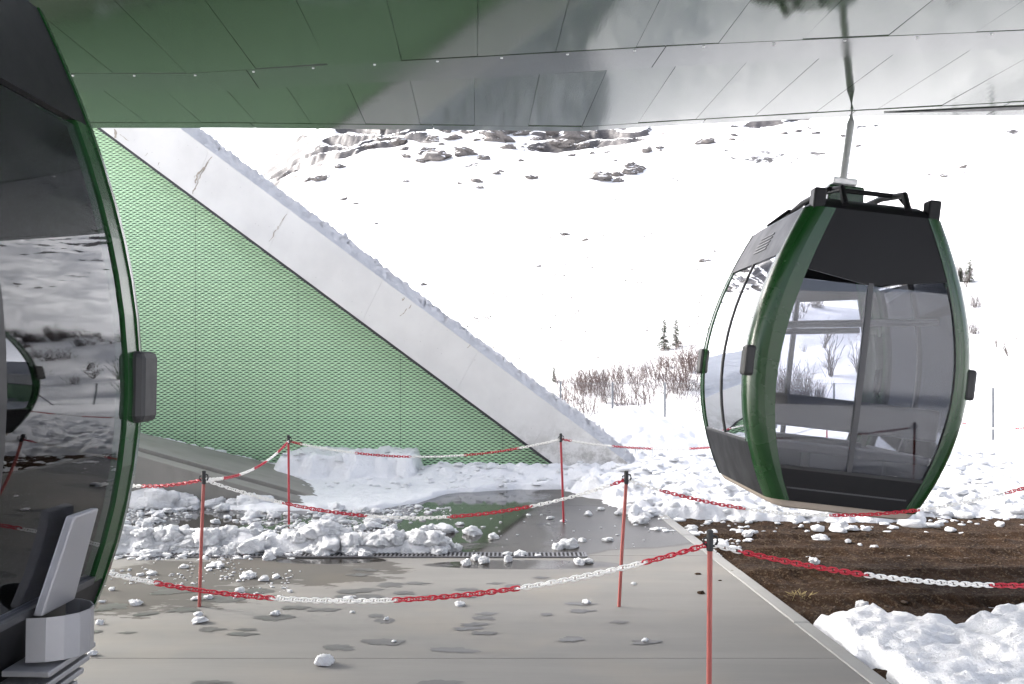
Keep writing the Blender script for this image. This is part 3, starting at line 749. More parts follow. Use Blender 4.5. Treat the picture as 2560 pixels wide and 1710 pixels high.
    b.prism([(-.17, -.17), (.17, -.17), (.17, .17), (-.17, .17)], 2.50, 2.78); b.v = [(x * (1 - .25 * (z - 2.5)), y * (1 - .25 * (z - 2.5)), z) for x, y, z in b.v]
    arm = b.obj('hanger_foot', M_GGREEN, g, bevel=.02)
    MB().tube([(0, 0, 2.74), (.04, .12, 2.95), (.17, .50, 3.52), (.20, .62, 3.75), (.20, .62, 4.30)], .036, 12).obj('hanger_arm', M_STEEL, g, True)
    MB().box(-.11, .11, -.09, .09, 2.80, 2.86).obj('hanger_collar', M_STEEL, g, bevel=.01)
    MB().box(-.08, .48, .52, .72, 4.28, 4.48).obj('grip', M_CHAR, g, bevel=.03)
    return g
gR = gondola((2.29, 7.72, .63), (0, math.radians(6.5), 0), 'green framed cable car cabin with dark windows hanging beyond the red and white chain')
gL = gondola((-2.06, 2.36, .54), (0, math.radians(1.0), 0), 'green framed cable car cabin with a grey slatted ski rack on its door', .92)
def ski_rack(g, y0):
    # slatted holder on the +x door: backing plate, cup and comb of slats
    wx = lambda z: gw(z) + .02
    b = MB().add([(wx(.43), y0, .43), (wx(.43), y0 + .22, .43), (wx(.72), y0 + .22, .72), (wx(.72), y0 + .05, .72),
                  (wx(.43) + .03, y0, .43), (wx(.43) + .03, y0 + .22, .43), (wx(.72) + .03, y0 + .22, .72), (wx(.72) + .03, y0 + .05, .72)],
                 [(3, 2, 1, 0), (4, 5, 6, 7), (0, 1, 5, 4), (1, 2, 6, 5), (2, 3, 7, 6), (3, 0, 4, 7)])
    r = b.obj('ski_rack', M_RACK, g, bevel=.006)
    pts = []
    for k in range(9):
        q = math.pi * k / 8; pts.append((wx(.36) + .02 + .13 * math.sin(q), y0 + .11 - .13 * math.cos(q), .41))
    cb = MB()
    for k in range(8):
        (xa, ya, za), (xb, yb, zb_) = pts[k], pts[k + 1]
        cb.add([(xa, ya, .30), (xb, yb, .30), (xb, yb, .43), (xa, ya, .43), (xa * .995, ya, .30), (xb * .995, yb, .30), (xb * .995, yb, .43), (xa * .995, ya, .43)],
               [(0, 1, 2, 3), (7, 6, 5, 4), (3, 2, 6, 7), (0, 4, 5, 1)])
    cb.obj('cup', M_RACK, r, True)
    for k in range(7):
        z = .27 - k * .042
        MB().box(wx(max(z, 0)), wx(max(z, 0)) + .14, y0 - .06, y0 + .26, z, z + .018).obj('slat', M_RACK, r, bevel=.004)
ski_rack(gL, .36); ski_rack(gL, -.40); ski_rack(gR, -.5); ski_rack(gR, .3)
for (c, z, n, lab) in (((2.33 + .33, 8.25), 4.41, 0, 'steel guide rail carrying the cabin above the canopy edge'), ((-1.85, 2.93), 4.655, 1, 'steel guide rail carrying the cabin with the ski rack')):
    r = MB().box(c[0] - 6, c[0] + 6 if n == 0 else c[0] + 1.5, c[1] - .06, c[1] + .06, z, z + .16)
    o = r.obj('guide_rail', M_STEEL, None, base=True); tag(o, lab, 'rail', 'rails above the cabins')

# ------------------------------------------------------------------ chain posts and chains
def post(x, y, zb_, h, label, mat, lean=(0, 0), group='red posts of the chain barrier'):
    e = empty('chain_post', (x, y, zb_), label, 'post', group)
    tx, ty = lean[0], lean[1]
    MB().tube([(0, 0, -.03), (tx * .5, ty * .5, h * .5), (tx, ty, h - .07)], .0115, 10).obj('shaft', mat, e, True)
    MB().tube([(tx * .97, ty, h - .085), (tx, ty, h - .08), (tx, ty, h), (tx, ty, h + .004)], [.0125, .0145, .0145, .009], 12).obj('cap', M_DARK, e)
    hk = MB()
    hk.tube([(tx + .014, ty, h - .02), (tx + .028, ty - .004, h - .024), (tx + .031, ty - .006, h - .045), (tx + .022, ty - .004, h - .062), (tx + .013, ty, h - .064)], .0055, 6)
    hk.tube([(tx - .014, ty, h - .03), (tx - .026, ty, h - .034), (tx - .028, ty, h - .05), (tx - .013, ty, h - .064)], .005, 6)
    hk.obj('hook', M_DARK, e, True)
    return (x + tx, y + ty, zb_ + h - .055)
tA = post(.83, 4.2, 0, .905, 'faded red post with black cap on the dry pavement beside the soil edge', M_POLE, (.005, .0))
tD = post(.71, 6.62, 0, .90, 'rusty red post with black cap standing alone on dry pavement before the wet area', M_POLE, (.05, .0))
tB = post(-2.08, 6.62, 0, .90, 'faded red post with black cap near the ramp block', M_POLE, (.03, .0))
tC = post(-2.24, 10.0, 0, .90, 'bright red post standing in the slush before the snow bank', M_POLE2, (-.005, .0))
tE = post(.53, 10.2, 0, .905, 'bright red post standing in the wet pavement before the beam foot', M_POLE2, (-.03, .0))
tH = post(-2.62, 4.62, 0, .93, 'red post hidden behind the cabin with the ski rack', M_POLE)
tI = post(-3.35, 7.25, 0, .93, 'red post beside the concrete ramp behind the cabin windows', M_POLE)
tR = post(3.75, 4.35, .0, .92, 'red post in the trampled snow at the soil edge', M_POLE)
tS = post(3.80, 6.3, .08, 1.0, 'red post standing on the soil at the end of the cabin-side chain', M_POLE)
Fx = G(2067, 1055, .96 + .06)
tF = post(gx(2067, 12.4), 12.4, .10, .83, 'thin dark red post in the snow behind the hanging cabin', M_POLE2, (.0, .0))
tG = post(gx(2345, 13.2), 13.2, .10, .86, 'leaning red post in the snow behind the hanging cabin', M_POLE2, (.14, .0))
tT = post(6.9, 12.6, .10, .86, 'red post in the snow between the soil and the wire fence', M_POLE2)

def link_mesh(mat, name, lo_=False):
    b = MB(); n = 10 if not lo_ else 8; k = 6 if not lo_ else 4; L, Wd, r = .0205, .0125, .0034
    pts = []
    for i in range(n):
        q = 2 * math.pi * i / n
        x = math.cos(q); y = math.sin(q)
        pts.append((math.copysign(abs(x) ** .6, x) * L, math.copysign(abs(y) ** .6, y) * Wd * .82))
    for i in range(n):
        p = Vector((*pts[i], 0)); t = (Vector((*pts[(i + 1) % n], 0)) - Vector((*pts[i - 1], 0))).normalized(); a = Vector((t.y, -t.x, 0))
        for j in range(k):
            q = 2 * math.pi * j / k; b.v.append(tuple(p + a * math.cos(q) * r + Vector((0, 0, 1)) * math.sin(q) * r))
    for i in range(n):
        for j in range(k): b.f.append((i * k + j, ((i + 1) % n) * k + j, ((i + 1) % n) * k + (j + 1) % k, i * k + (j + 1) % k))
    return b.mesh(name, mat, True)
LK = {'r': link_mesh(M_RED, 'chain_link'), 'w': link_mesh(M_WHITE, 'chain_link_white')}
PITCH = .0262
from mathutils import Matrix
def chain(A, B, sag, label, start, single=True, icicles=0, block=21):
    A, B = Vector(A), Vector(B); e = empty('plastic_chain', (A.x, A.y, min(A.z, B.z) - sag), label, 'chain', 'red and white plastic chains')
    o0 = e.location.copy(); n = 400; pts = []
    for i in range(n + 1):
        t = i / n; p = A.lerp(B, t); p.z -= sag * 4 * t * (1 - t); pts.append(p)
    d = [0]
    for i in range(n): d.append(d[-1] + (pts[i + 1] - pts[i]).length)
    L = d[-1]; cnt = int(L / PITCH); acc = {'r': MB(), 'w': MB()}
    for k in range(cnt):
        s = (k + .5) * L / cnt; i = min(n - 1, int(np.searchsorted(d, s)) - 1); i = max(i, 0)
        q = (s - d[i]) / max(1e-9, d[i + 1] - d[i]); p = pts[i].lerp(pts[i + 1], q); t = (pts[i + 1] - pts[i]).normalized()
        col = 'r' if ((k + start) // block) % 2 == 0 else 'w'
        side = t.cross(Vector((0, 0, 1))).normalized(); up = side.cross(t)
        ang = math.radians(75 if k % 2 == 0 else -15) + random.uniform(-.2, .2)
        y = side * math.cos(ang) + up * math.sin(ang); z = t.cross(y)
        Mx = Matrix(((t.x, y.x, z.x, p.x - o0.x), (t.y, y.y, z.y, p.y - o0.y), (t.z, y.z, z.z, p.z - o0.z), (0, 0, 0, 1)))
        if single:
            o = bpy.data.objects.new('chain_link', LK[col]); o.matrix_local = Mx; link(o, e); o.matrix_local = Mx
        else:
            me = LK[col]; acc[col].add([Mx @ v.co for v in me.vertices], [tuple(f.vertices) for f in me.polygons])
    if not single:
        for c, nm, mt in (('r', 'red_links', M_RED), ('w', 'white_links', M_WHITE)):
            if acc[c].v: o = acc[c].obj(nm, mt, e, True); o['kind'] = 'stuff'
    for k in range(icicles):
        t = random.uniform(.16, .36); p = A.lerp(B, t); p.z -= sag * 4 * t * (1 - t); p -= o0
        l = random.uniform(.03, .13); MB().tube([p + Vector((0, 0, .0)), p - Vector((0, 0, l * .5)), p - Vector((0, 0, l))], [.005, .0035, .0006], 5).obj('icicle', M_ICE, e, True)
chain(tH, tA, .30, 'red and white chain hung low across the dry pavement', 2)
chain(tA, tR, .20, 'red and white chain hung before the brown soil and front snow', 21 + 16)
chain(tB, tI, .09, 'short red and white chain hanging in front of the concrete ramp', 0)
chain(tB, tD, .255, 'red and white chain hanging before the drain and slush', 21)
chain(tD, tS, .30, 'red and white chain hanging in front of the cabin floor', 21 + 12)
chain(tB, tC, .10, 'red and white chain between the ramp post and the slush post', 21, False)
chain(tC, tE, .17, 'red and white chain hanging before the green mesh wall', 16, False)
chain(tE, tF, .19, 'icy red and white chain hanging before the snow heap at the beam foot', 16, False, icicles=16)
chain(tF, tG, .12, 'chain behind the hanging cabin between two thin posts', 0, False)
chain(tG, tT, .12, 'chain in the snow before the corner of the wire fence', 12, False)

# ------------------------------------------------------------------ drain, wet patches
dr = empty('drain_grate', (-1.6, 8.40, .003), 'slotted iron drain grate across the wet pavement', 'drain')
MB().box(-2.5, 2.21, -.085, .085, .0, .003).obj('dark_depth_sheet', M_VOID, dr)  # flat black sheet paints in the shaded depth below the bars
fr = MB(); fr.box(-2.52, 2.23, -.10, -.086, 0, .009); fr.box(-2.52, 2.23, .086, .10, 0, .009); fr.box(2.212, 2.23, -.085, .085, 0, .009); fr.obj('frame', M_IRON, dr)
bars = MB(); x = -2.49
while x < 2.2: bars.box(x, x + .016, -.085, .085, .0032, .0085); x += .036
o = bars.obj('bars', M_IRON, dr); o['kind'] = 'stuff'

WETS = [(850, 1620, 80, 16), (1140, 1626, 120, 14), (945, 1605, 78, 14), (970, 1606, 75, 14), (1170, 1572, 65, 10), (1185, 1562, 60, 9), (1210, 1584, 60, 8), (1615, 1606, 70, 13), (1425, 1600, 62, 13),
        (965, 1553, 48, 12), (940, 1540, 40, 10), (690, 1545, 100, 14), (528, 1574, 55, 12), (605, 1586, 66, 9), (618, 1575, 50, 7), (235, 1580, 36, 7), (455, 1527, 80, 12), (365, 1535, 50, 12), (285, 1516, 75, 14),
        (320, 1583, 40, 6), (215, 1612, 50, 7), (1450, 1510, 70, 9), (1455, 1528, 55, 9), (1545, 1556, 50, 8), (1365, 1537, 32, 7), (1090, 1492, 70, 8), (1166, 1491, 50, 9), (1290, 1465, 52, 8), (1240, 1459, 40, 5),
        (975, 1463, 60, 12), (900, 1438, 60, 7), (915, 1425, 60, 7), (1045, 1459, 52, 7), (1010, 1483, 50, 8), (880, 1480, 70, 10), (905, 1494, 120, 13), (910, 1475, 80, 8), (1215, 1535, 55, 8), (1208, 1546, 55, 10),
        (1165, 1474, 56, 6), (1100, 1710, 110, 16), (525, 1707, 90, 10), (250, 1525, 50, 8), (1350, 1445, 40, 5), (740, 1520, 60, 9), (635, 1480, 90, 14), (560, 1500, 110, 16), (430, 1480, 90, 14), (810, 1525, 70, 9)]
for px, py, wp, hp in WETS:
    c = G(px, py); rx = wp / 2 * c[1] / F; ry = hp / 2 * c[1] ** 2 / (F * EYE); k = random.uniform(0, 9); poly = []
    for i in range(40):
        q = 2 * math.pi * i / 40; rr_ = 1 + .75 * float(fbm(np.array(math.cos(q) * 1.6 + k), np.array(math.sin(q) * 1.6), 4, 7, .65))
        poly.append((c[0] + rx * rr_ * math.copysign(abs(math.cos(q)) ** 1.25, math.cos(q)), c[1] + ry * rr_ * math.sin(q)))
    WZ = .0016 + .0003 * (WETS.index((px, py, wp, hp)) % 9); o = MB().add([(x_, y_, WZ) for x_, y_ in poly], [tuple(range(len(poly)))]).obj('wet_patch', M_WET, None, base=True)
    zone = 'before the pavement joint' if c[1] < 5.5 else 'round the post near the ramp' if c[0] < -1.5 else 'between the low chain and the drain' if c[0] < .25 else 'beside the lone rusty post'
    size = 'broad' if rx > .085 else 'small'
    tag(o, size + ' dark wet patch on the dry concrete ' + zone, 'puddle', size + ' melt water patches ' + zone)

# ------------------------------------------------------------------ snow lumps and crumbs
def lump_mesh(seed, sub, flat=.62, rough=.28):
    import bmesh
    bm = bmesh.new(); bmesh.ops.create_icosphere(bm, subdivisions=sub, radius=1)
    off = Vector((seed * 7.3, seed * 3.1, seed * 1.7))
    for v in bm.verts:
        p = v.co.copy()
        d = .92 + .42 * mnoise.noise(p * .95 + off) + .34 * mnoise.noise(p * 2.1 + off * 2) + .24 * abs(mnoise.noise(p * 4.3 + off))
        if sub > 2: d += .13 * mnoise.noise(p * 9.1 + off) + .07 * mnoise.noise(p * 19 + off)
        d += .12 * (1 - mnoise.voronoi(p * 3.3 + off)[0][0])
        v.co = Vector((p.x * d, p.y * d * .9, p.z * d * flat))
        if v.co.z < -.25: v.co.z = -.25 + (v.co.z + .25) * .15
    me = bpy.data.meshes.new('snow_lump'); bm.to_mesh(me); bm.free(); me.shade_smooth(); me.materials.append(M_CRUMB); return me
LUMPS = [lump_mesh(i + 1, 4, [.5, .65, .85, .55, .45, .75, .95, .6, .7, .5, .8, .6][i]) for i in range(12)]
SUB2 = [lump_mesh(i + 21, 2, [.6, .8, .7, .55, .9][i]) for i in range(5)]
SUB1 = [lump_mesh(i + 41, 1, [.6, .8, .7, .9][i]) for i in range(4)]
def lump(x, y, z, r, label, group, st=1.0):
    o = bpy.data.objects.new('snow_lump', random.choice(LUMPS)); o.location = (x, y, z + r * .2)
    o.rotation_euler = (random.uniform(-.15, .15), random.uniform(-.15, .15), random.uniform(0, 6.28)) if st == 1.0 else (0, 0, random.uniform(-.3, .3))
    o.scale = (r * st * random.uniform(.9, 1.2), r, r * random.uniform(.8, 1.15)); link(o); return tag(o, label, 'snow lump', group)
def crumbs(name, pts, label):
    VV = []; FF = []; base = 0
    for x, y, z, r in pts:
        me = random.choice(SUB2 if r > .022 else SUB1)
        if not hasattr(crumbs, 'c'): crumbs.c = {}
        if me.name not in crumbs.c:
            v = np.zeros(len(me.vertices) * 3); me.vertices.foreach_get('co', v)
            crumbs.c[me.name] = (v.reshape(-1, 3), np.array([tuple(p.vertices) for p in me.polygons]))
        v, f = crumbs.c[me.name]; a = random.uniform(0, 6.28); c_, s_ = math.cos(a), math.sin(a)
        w = v * (r * random.uniform(.8, 1.7), r, r * random.uniform(.45, .95))
        VV.append(np.stack([x + w[:, 0] * c_ - w[:, 1] * s_, y + w[:, 0] * s_ + w[:, 1] * c_, z + r * .15 + w[:, 2]], -1)); FF.append(f + base); base += len(v)
    o = bpy.data.objects.new(name, np_mesh(name, np.concatenate(VV), np.concatenate(FF), M_CRUMB, True)); link(o); tag(o, label, 'snow', kind='stuff')
def where(x):
    return 'near the concrete ramp' if x < -3.0 else 'round the post in the slush' if x < -1.7 else 'near the bare drain slots'
nh = lambda x, y: float(near_h(np.array([x]), np.array([y]))[0])
# on the dry pavement, as photographed
for px, py, wp in [(495, 1540, 26), (497, 1556, 36), (340, 1512, 30), (250, 1560, 20), (232, 1638, 22), (490, 1500, 22), (520, 1497, 24), (380, 1437, 22), (810, 1660, 50), (688, 1538, 26), (1585, 1462, 13), (600, 1480, 22),
                   (660, 1452, 24), (620, 1445, 40), (725, 1480, 13), (280, 1476, 16), (1165, 1412, 26), (1190, 1400, 24), (1210, 1408, 26), (1270, 1403, 24), (1267, 1388, 22), (1345, 1392, 18), (1300, 1390, 34), (1448, 1410, 30), (1470, 1408, 26),
                   (255, 1507, 14), (1150, 1514, 26), (966, 1550, 13), (1168, 1490, 12), (1465, 1508, 20), (1612, 1604, 18), (985, 1606, 12), (880, 1532, 12), (690, 1445, 22), (540, 1418, 40), (460, 1420, 22)]:
    c = G(px, py); lump(c[0], c[1], .004, wp / 2 * c[1] / F * .95, ('tiny' if wp < 21 else 'fist sized') + ' snow lump on the bare pavement ' + ('just before the drain slots' if py < 1420 and px > 1000 else 'round the post near the ramp' if px < 760 else 'under the low chain'), 'snow lumps on the bare pavement')
# on the soil
for px, py, wp in [(2050, 1342, 34), (2120, 1360, 14), (2150, 1364, 12), (2187, 1370, 20), (2270, 1387, 16), (2022, 1397, 14), (2035, 1410, 30), (2500, 1315, 22), (2222, 1318, 8), (2180, 1319, 7), (2155, 1506, 30), (2197, 1515, 8), (1870, 1340, 30), (2100, 1322, 40), (2130, 1326, 30), (1850, 1330, 20), (1985, 1520, 8)]:
    c = G(px, py, -.03); lump(c[0], c[1], float(soil_h(np.array(c[0]), np.array(c[1]))), wp / 2 * c[1] / F, 'snow lump lying on the brown soil', 'snow lumps on the soil')
# ploughed row along the drain
for i in range(190):
    x = random.uniform(-4.3, -.42); y = 8.62 + random.gauss(0, .11); r = min(.13, random.lognormvariate(-2.85, .42))
    lump(x, y, max(0, nh(x, y) - .03), r, 'snow lump in the ploughed row along the drain ' + where(x), 'snow lumps ploughed along the drain ' + where(x))
for px, py, wp in [(1235, 1345, 27), (1150, 1312, 18), (1110, 1330, 60), (1070, 1330, 45), (1180, 1335, 45), (1100, 1380, 55), (1080, 1370, 40), (1135, 1366, 18), (1520, 1352, 26), (1420, 1368, 50), (1395, 1372, 26), (1455, 1353, 20), (1560, 1280, 26), (1570, 1282, 50), (1545, 1286, 18), (1600, 1307, 44),
                   (1375, 1297, 16), (1322, 1289, 14), (1470, 1288, 18), (1503, 1275, 16), (1408, 1304, 16), (930, 1310, 40), (900, 1325, 30), (980, 1300, 30)]:
    c = G(px, py); WPX = wp / 2 * c[1] / F; lump(c[0], c[1], .0, WPX, ('large' if WPX > .055 else 'small') + ' snow lump in the shallow water ' + where(c[0]), ('large' if WPX > .055 else 'small') + ' snow lumps in shallow water ' + where(c[0]))
for i in range(60):
    px, py = random.uniform(300, 1010), random.uniform(1268, 1345); c = G(px, py)
    if c[0] < -4.2 or (px > 850 and random.random() < .5): continue
    WPX = random.uniform(.03, .075); lump(c[0], c[1], .0, WPX, ('large' if WPX > .055 else 'small') + ' snow lump in the shallow water ' + where(c[0]), ('large' if WPX > .055 else 'small') + ' snow lumps in shallow water ' + where(c[0]))
pts = []
while len(pts) < 3400:
    px, py = random.uniform(240, 1130), random.uniform(1255, 1400); c = G(px, py)
    dn = float(fbm(np.array(c[0] * 1.3), np.array(c[1] * 1.1), 4, 101)); fall = 1 - max(0, (px - 850) / 300)
    if dn + .35 * (fall - .6) + random.uniform(-.25, .25) < .02: continue
    pts.append((c[0], c[1], 0, min(.05, random.lognormvariate(-4.45, .6))))
for i in range(500):
    px, py = random.uniform(250, 900), random.uniform(1400, 1500); c = G(px, py)
    if float(fbm(np.array(c[0] * 2.2), np.array(c[1] * 1.6), 4, 105)) > .22: pts.append((c[0], c[1], 0.003, min(.03, random.lognormvariate(-4.8, .45))))
for i in range(60): c = G(random.uniform(1100, 1700), random.uniform(1260, 1380)); pts.append((c[0], c[1], 0.003, random.uniform(.004, .018)))
crumbs('slush_crumbs', pts, 'loose slush crumbs strewn over the wet pavement')
pts = []
for i in range(1500):
    px, py = random.uniform(1560, 2560), random.uniform(1195, 1335); c = G(px, py, -.02); z = nh(c[0], c[1])
    if c[0] < EDGE(c[1]) - .6: continue
    zs_ = max(z, 0 if c[0] < EDGE(c[1]) else -.03)
    if z < -.05 and random.random() < .8: continue
    pts.append((c[0], c[1], zs_ - .005, min(.10, random.lognormvariate(-3.6, .55))))
for i in range(420):
    px, py = random.uniform(1770, 2010), random.uniform(1340, 1425); c = G(px, py, -.03)
    if c[0] > EDGE(c[1]) + .02 and float(fbm(np.array(c[0] * 2.4), np.array(c[1] * 2.0), 3, 111)) > .05 and abs((px - 1800) * .42 - (py - 1355)) < 42: pts.append((c[0], c[1], float(soil_h(np.array(c[0]), np.array(c[1]))), min(.07, random.lognormvariate(-3.9, .5))))
for i in range(300):
    x, y = random.uniform(-3.4, 1.6), random.uniform(12.6, 14.2); pts.append((x, y, nh(x, y), min(.07, random.lognormvariate(-3.8, .5))))
for i in range(420):   # along the foot of the wall on the ramp
    x = random.uniform(-5.9, -3.0); y = 14.2 - abs(random.gauss(0, .10)); w = (y - 11.4) / 2.9
    pts.append((x, y, max(0, zf(x) * (1 - w) + zb(x) * w + .05), min(.07, random.lognormvariate(-4.0, .6))))
crumbs('snow_crumbs', pts, 'loose snow crumbs on the heaped snow edges')
# slab of snow stuck to the ramp's face
for px, py, r, st in [(395, 1240, .20, 1.6), (455, 1248, .15, 1.5), (535, 1262, .13, 1.0), (585, 1258, .09, 1.2), (640, 1262, .12, 1.8)]:
    X = gx(px, 11.32); lump(X, 11.32, 0.0, r, 'wet snow clump leaning against the concrete ramp face', 'snow clumps against the ramp', st)

# small stones in the soil
pts = []
for i in range(1500):
    y = random.uniform(6.2, 10.6); x = random.uniform(1.9, 6.0)
    if x < EDGE(y) + .03: continue
    pts.append((x, y, float(soil_h(np.array(x), np.array(y))) - .002, min(.030, random.lognormvariate(-4.9, .5))))
crumbs('soil_stones', pts, 'small stones and clods in the brown soil'); bpy.data.objects['soil_stones'].data.materials[0] = M_STONE
# straw tuft and clods
tf = MB()
for i in range(60):
    c = G(2000 + random.gauss(0, 14), 1488, -.03); a_ = random.uniform(0, 6.28); l = random.uniform(.03, .10)
    p = Vector((c[0], c[1] + random.gauss(0, .03), -.05)); q = p + Vector((math.cos(a_) * l, math.sin(a_) * l, random.uniform(.01, .05))); tf.tube([p, q], .0015, 3)
tag(tf.obj('straw_tuft', M_STRAW, None, base=True), 'small flattened tuft of yellow straw on the brown soil', 'grass tuft')
for px, py, wp in [(1752, 1484, 16), (1745, 1436, 12), (1830, 1428, 8), (1800, 1452, 7)]:
    c = G(px, py); o = bpy.data.objects.new('soil_clod', SUB2[px % 5].copy()); o.data.materials.clear(); o.data.materials.append(M_SOIL)
    r = wp / 2 * c[1] / F; o.scale = (r * 1.2, r, r); o.location = (c[0], c[1], .2 * r); link(o); tag(o, 'dark soil clod dropped on the pavement beside the kerb', 'soil clod', 'soil clods on the pavement')

# ------------------------------------------------------------------ wire fence
fence = empty('wire_fence', (6, 25, 0), 'chain link fence with thin steel posts before the snowy bank', 'fence')
fp = [(gx(p_, Y_), Y_) for p_, Y_ in [(1270, 27.6), (1401, 27.2), (1531, 26.9), (1662, 26.6), (1800, 26.4), (1940, 26.1), (2085, 25.9), (2234, 25.6)]] + [(9.8, 23.85), (9.85, 22.1), (9.9, 20.5), (9.95, 18.9), (10.0, 17.3)]
HF = 1.16
for i, (x, y) in enumerate(fp):
    z0 = float(hill_h(np.array(x), np.array(y))) if y > 22 else .0
    MB().tube([(x - 6, y - 25, z0 - .2), (x - 6, y - 25, HF)], .03, 8).obj('fence_post', M_FENCE, fence, True)
for dx, dy in ((-.55, .05), (.1, -.55)):
    x, y = fp[7]; MB().tube([(x - 6, y - 25, HF * .62), (x - 6 + dx, y - 25 + dy, -.05)], .022, 6).obj('brace', M_FENCE, fence, True)
wm = MB(); pth = 0.0
for (x0, y0), (x1, y1) in zip(fp[:-1], fp[1:]):
    L = math.hypot(x1 - x0, y1 - y0); n = int(L / .10)
    P = lambda s, z: (x0 + (x1 - x0) * s - 6, y0 + (y1 - y0) * s - 25, z)
    for i in range(-11, n + 1):
        for sg in (1, -1):
            s0, s1 = i * .1 / L, (i * .1 + HF) / L; za, zb_ = (0.0, HF) if sg > 0 else (HF, 0.0)
            a0, a1 = max(s0, 0), min(s1, 1)
            if a1 <= a0: continue
            f = lambda s: za + (zb_ - za) * (s - s0) / (s1 - s0)
            wm.tube([P(a0, f(a0)), P(a1, f(a1))], .0022, 3, False)
    for z in (HF - .02, HF * .5, .06): wm.tube([P(0, z), P(.5, z - .008), P(1, z)], .0035, 4, False)
o = wm.obj('wire_netting', M_FENCE, fence); o['kind'] = 'stuff'

# ------------------------------------------------------------------ plants and rocks
def shrub_mesh(seed, kind):
    rnd = random.Random(seed); b = MB()
    ns = {'willow': 15, 'reed': 46, 'tree': 7, 'low': 22}[kind]
    def grow(p, d, l, r, depth):
        pts = [p]; q = p.copy(); seg = 4; dd = d.copy()
        for i in range(seg):
            dd = (dd + Vector((rnd.gauss(0, .13), rnd.gauss(0, .13), rnd.gauss(.03, .08)))).normalized(); q = q + dd * l / seg; pts.append(q.copy())
        b.tube(pts, [r * (1 - .75 * i / seg) for i in range(seg + 1)], 3, False)
        if depth > 0:
            for k in range(rnd.randint(3, 5)):
                i = rnd.randint(1, seg); nd = (dd + Vector((rnd.gauss(0, .55), rnd.gauss(0, .55), rnd.gauss(.1, .35)))).normalized()
                grow(pts[i], nd, l * rnd.uniform(.35, .6), r * .55, depth - 1)
    for i in range(ns):
        a_ = rnd.uniform(0, 6.28); sp = {'willow': .55, 'reed': .28, 'tree': .45, 'low': 1.0}[kind]
        d = Vector((math.cos(a_) * sp * rnd.random() + (.25 if kind == 'willow' else 0), math.sin(a_) * sp * rnd.random(), 1)).normalized()
        p = Vector((rnd.gauss(0, .22), rnd.gauss(0, .22), -.05)) if kind != 'tree' else Vector((rnd.gauss(0, .06), rnd.gauss(0, .06), -.05))
        grow(p, d, rnd.uniform(.55, 1.0), .013 if kind != 'tree' else .02, {'willow': 1, 'reed': 1, 'tree': 2, 'low': 1}[kind])
    return b.mesh('branches', M_TWIG2 if kind == 'willow' else M_TWIG)
SH = {k: [shrub_mesh(10 * j + i, k) for i in range(4)] for j, k in enumerate(('willow', 'reed', 'tree', 'low'))}
def shrub(px, py, hp, kind, label, group, tilt=0):
    h = hit(px, py, hill_h, 24, 80)
    if h is None: return
    X, Y, Z = h; H = hp * Y / F
    o = bpy.data.objects.new('bare_shrub', random.choice(SH[kind])); o.location = (X, Y, Z - .03); o.scale = (H * .9, H * .9, H); o.rotation_euler = (0, tilt + random.uniform(-.1, .1), random.uniform(-.5, .5) + (0 if kind == 'willow' else random.uniform(0, 6)))
    link(o); tag(o, label, 'shrub', group)
for i in range(78):
    q = random.random(); px = 1395 + 370 * q; top_ = np.interp(px, [1395, 1500, 1600, 1760], [962, 948, 925, 882]); py = top_ + abs(random.gauss(0, 1)) * 62 + 2
    if py > 1050 - 40 * (q > .6): continue
    zn = 'near the tiny conifer' if px < 1480 else 'below the two conifers' if px > 1600 else 'midway along the fence'
    shrub(px, py, random.uniform(40, 76), 'willow', 'reddish bare willow shrub on the snowy bank ' + zn, 'bare willows on the bank ' + zn, -.35)
for px, py, hp, kd in [(2080, 940, 105, 'tree'), (2060, 870, 60, 'tree'), (2140, 930, 70, 'tree'), (2175, 890, 60, 'tree'), (2190, 960, 55, 'low'), (1985, 1010, 100, 'reed'), (2010, 1015, 92, 'reed'), (1960, 1000, 80, 'reed'), (2050, 1000, 50, 'reed'), (2030, 1020, 40, 'low'), (1935, 1015, 60, 'reed'),
                       (2290, 830, 70, 'low'), (2250, 825, 55, 'low'), (2330, 815, 50, 'low'), (2285, 912, 42, 'low'), (2370, 915, 35, 'low'), (2405, 850, 35, 'reed'), (2520, 890, 50, 'tree'), (2490, 870, 45, 'tree'), (2540, 850, 30, 'low'), (1745, 1030, 30, 'low'), (1720, 975, 45, 'willow'), (1890, 940, 30, 'low'), (1790, 985, 30, 'low'), (2010, 880, 22, 'low')]:
    shrub(px, py, hp, kd, 'dark bare shrub on the snowy hillside behind the hanging cabin', 'bare shrubs on the hillside')
for i in range(46):
    px = random.uniform(1930, 2470); top_ = np.interp(px, [1930, 2000, 2100, 2250, 2400, 2500], [770, 735, 712, 690, 680, 690]); py = top_ + abs(random.gauss(0, 1)) * 38 + 6
    shrub(px, py, random.uniform(24, 52), random.choice(['tree', 'low', 'low', 'reed']), 'dark bare shrub on the snowy hillside behind the hanging cabin', 'bare shrubs on the hillside')

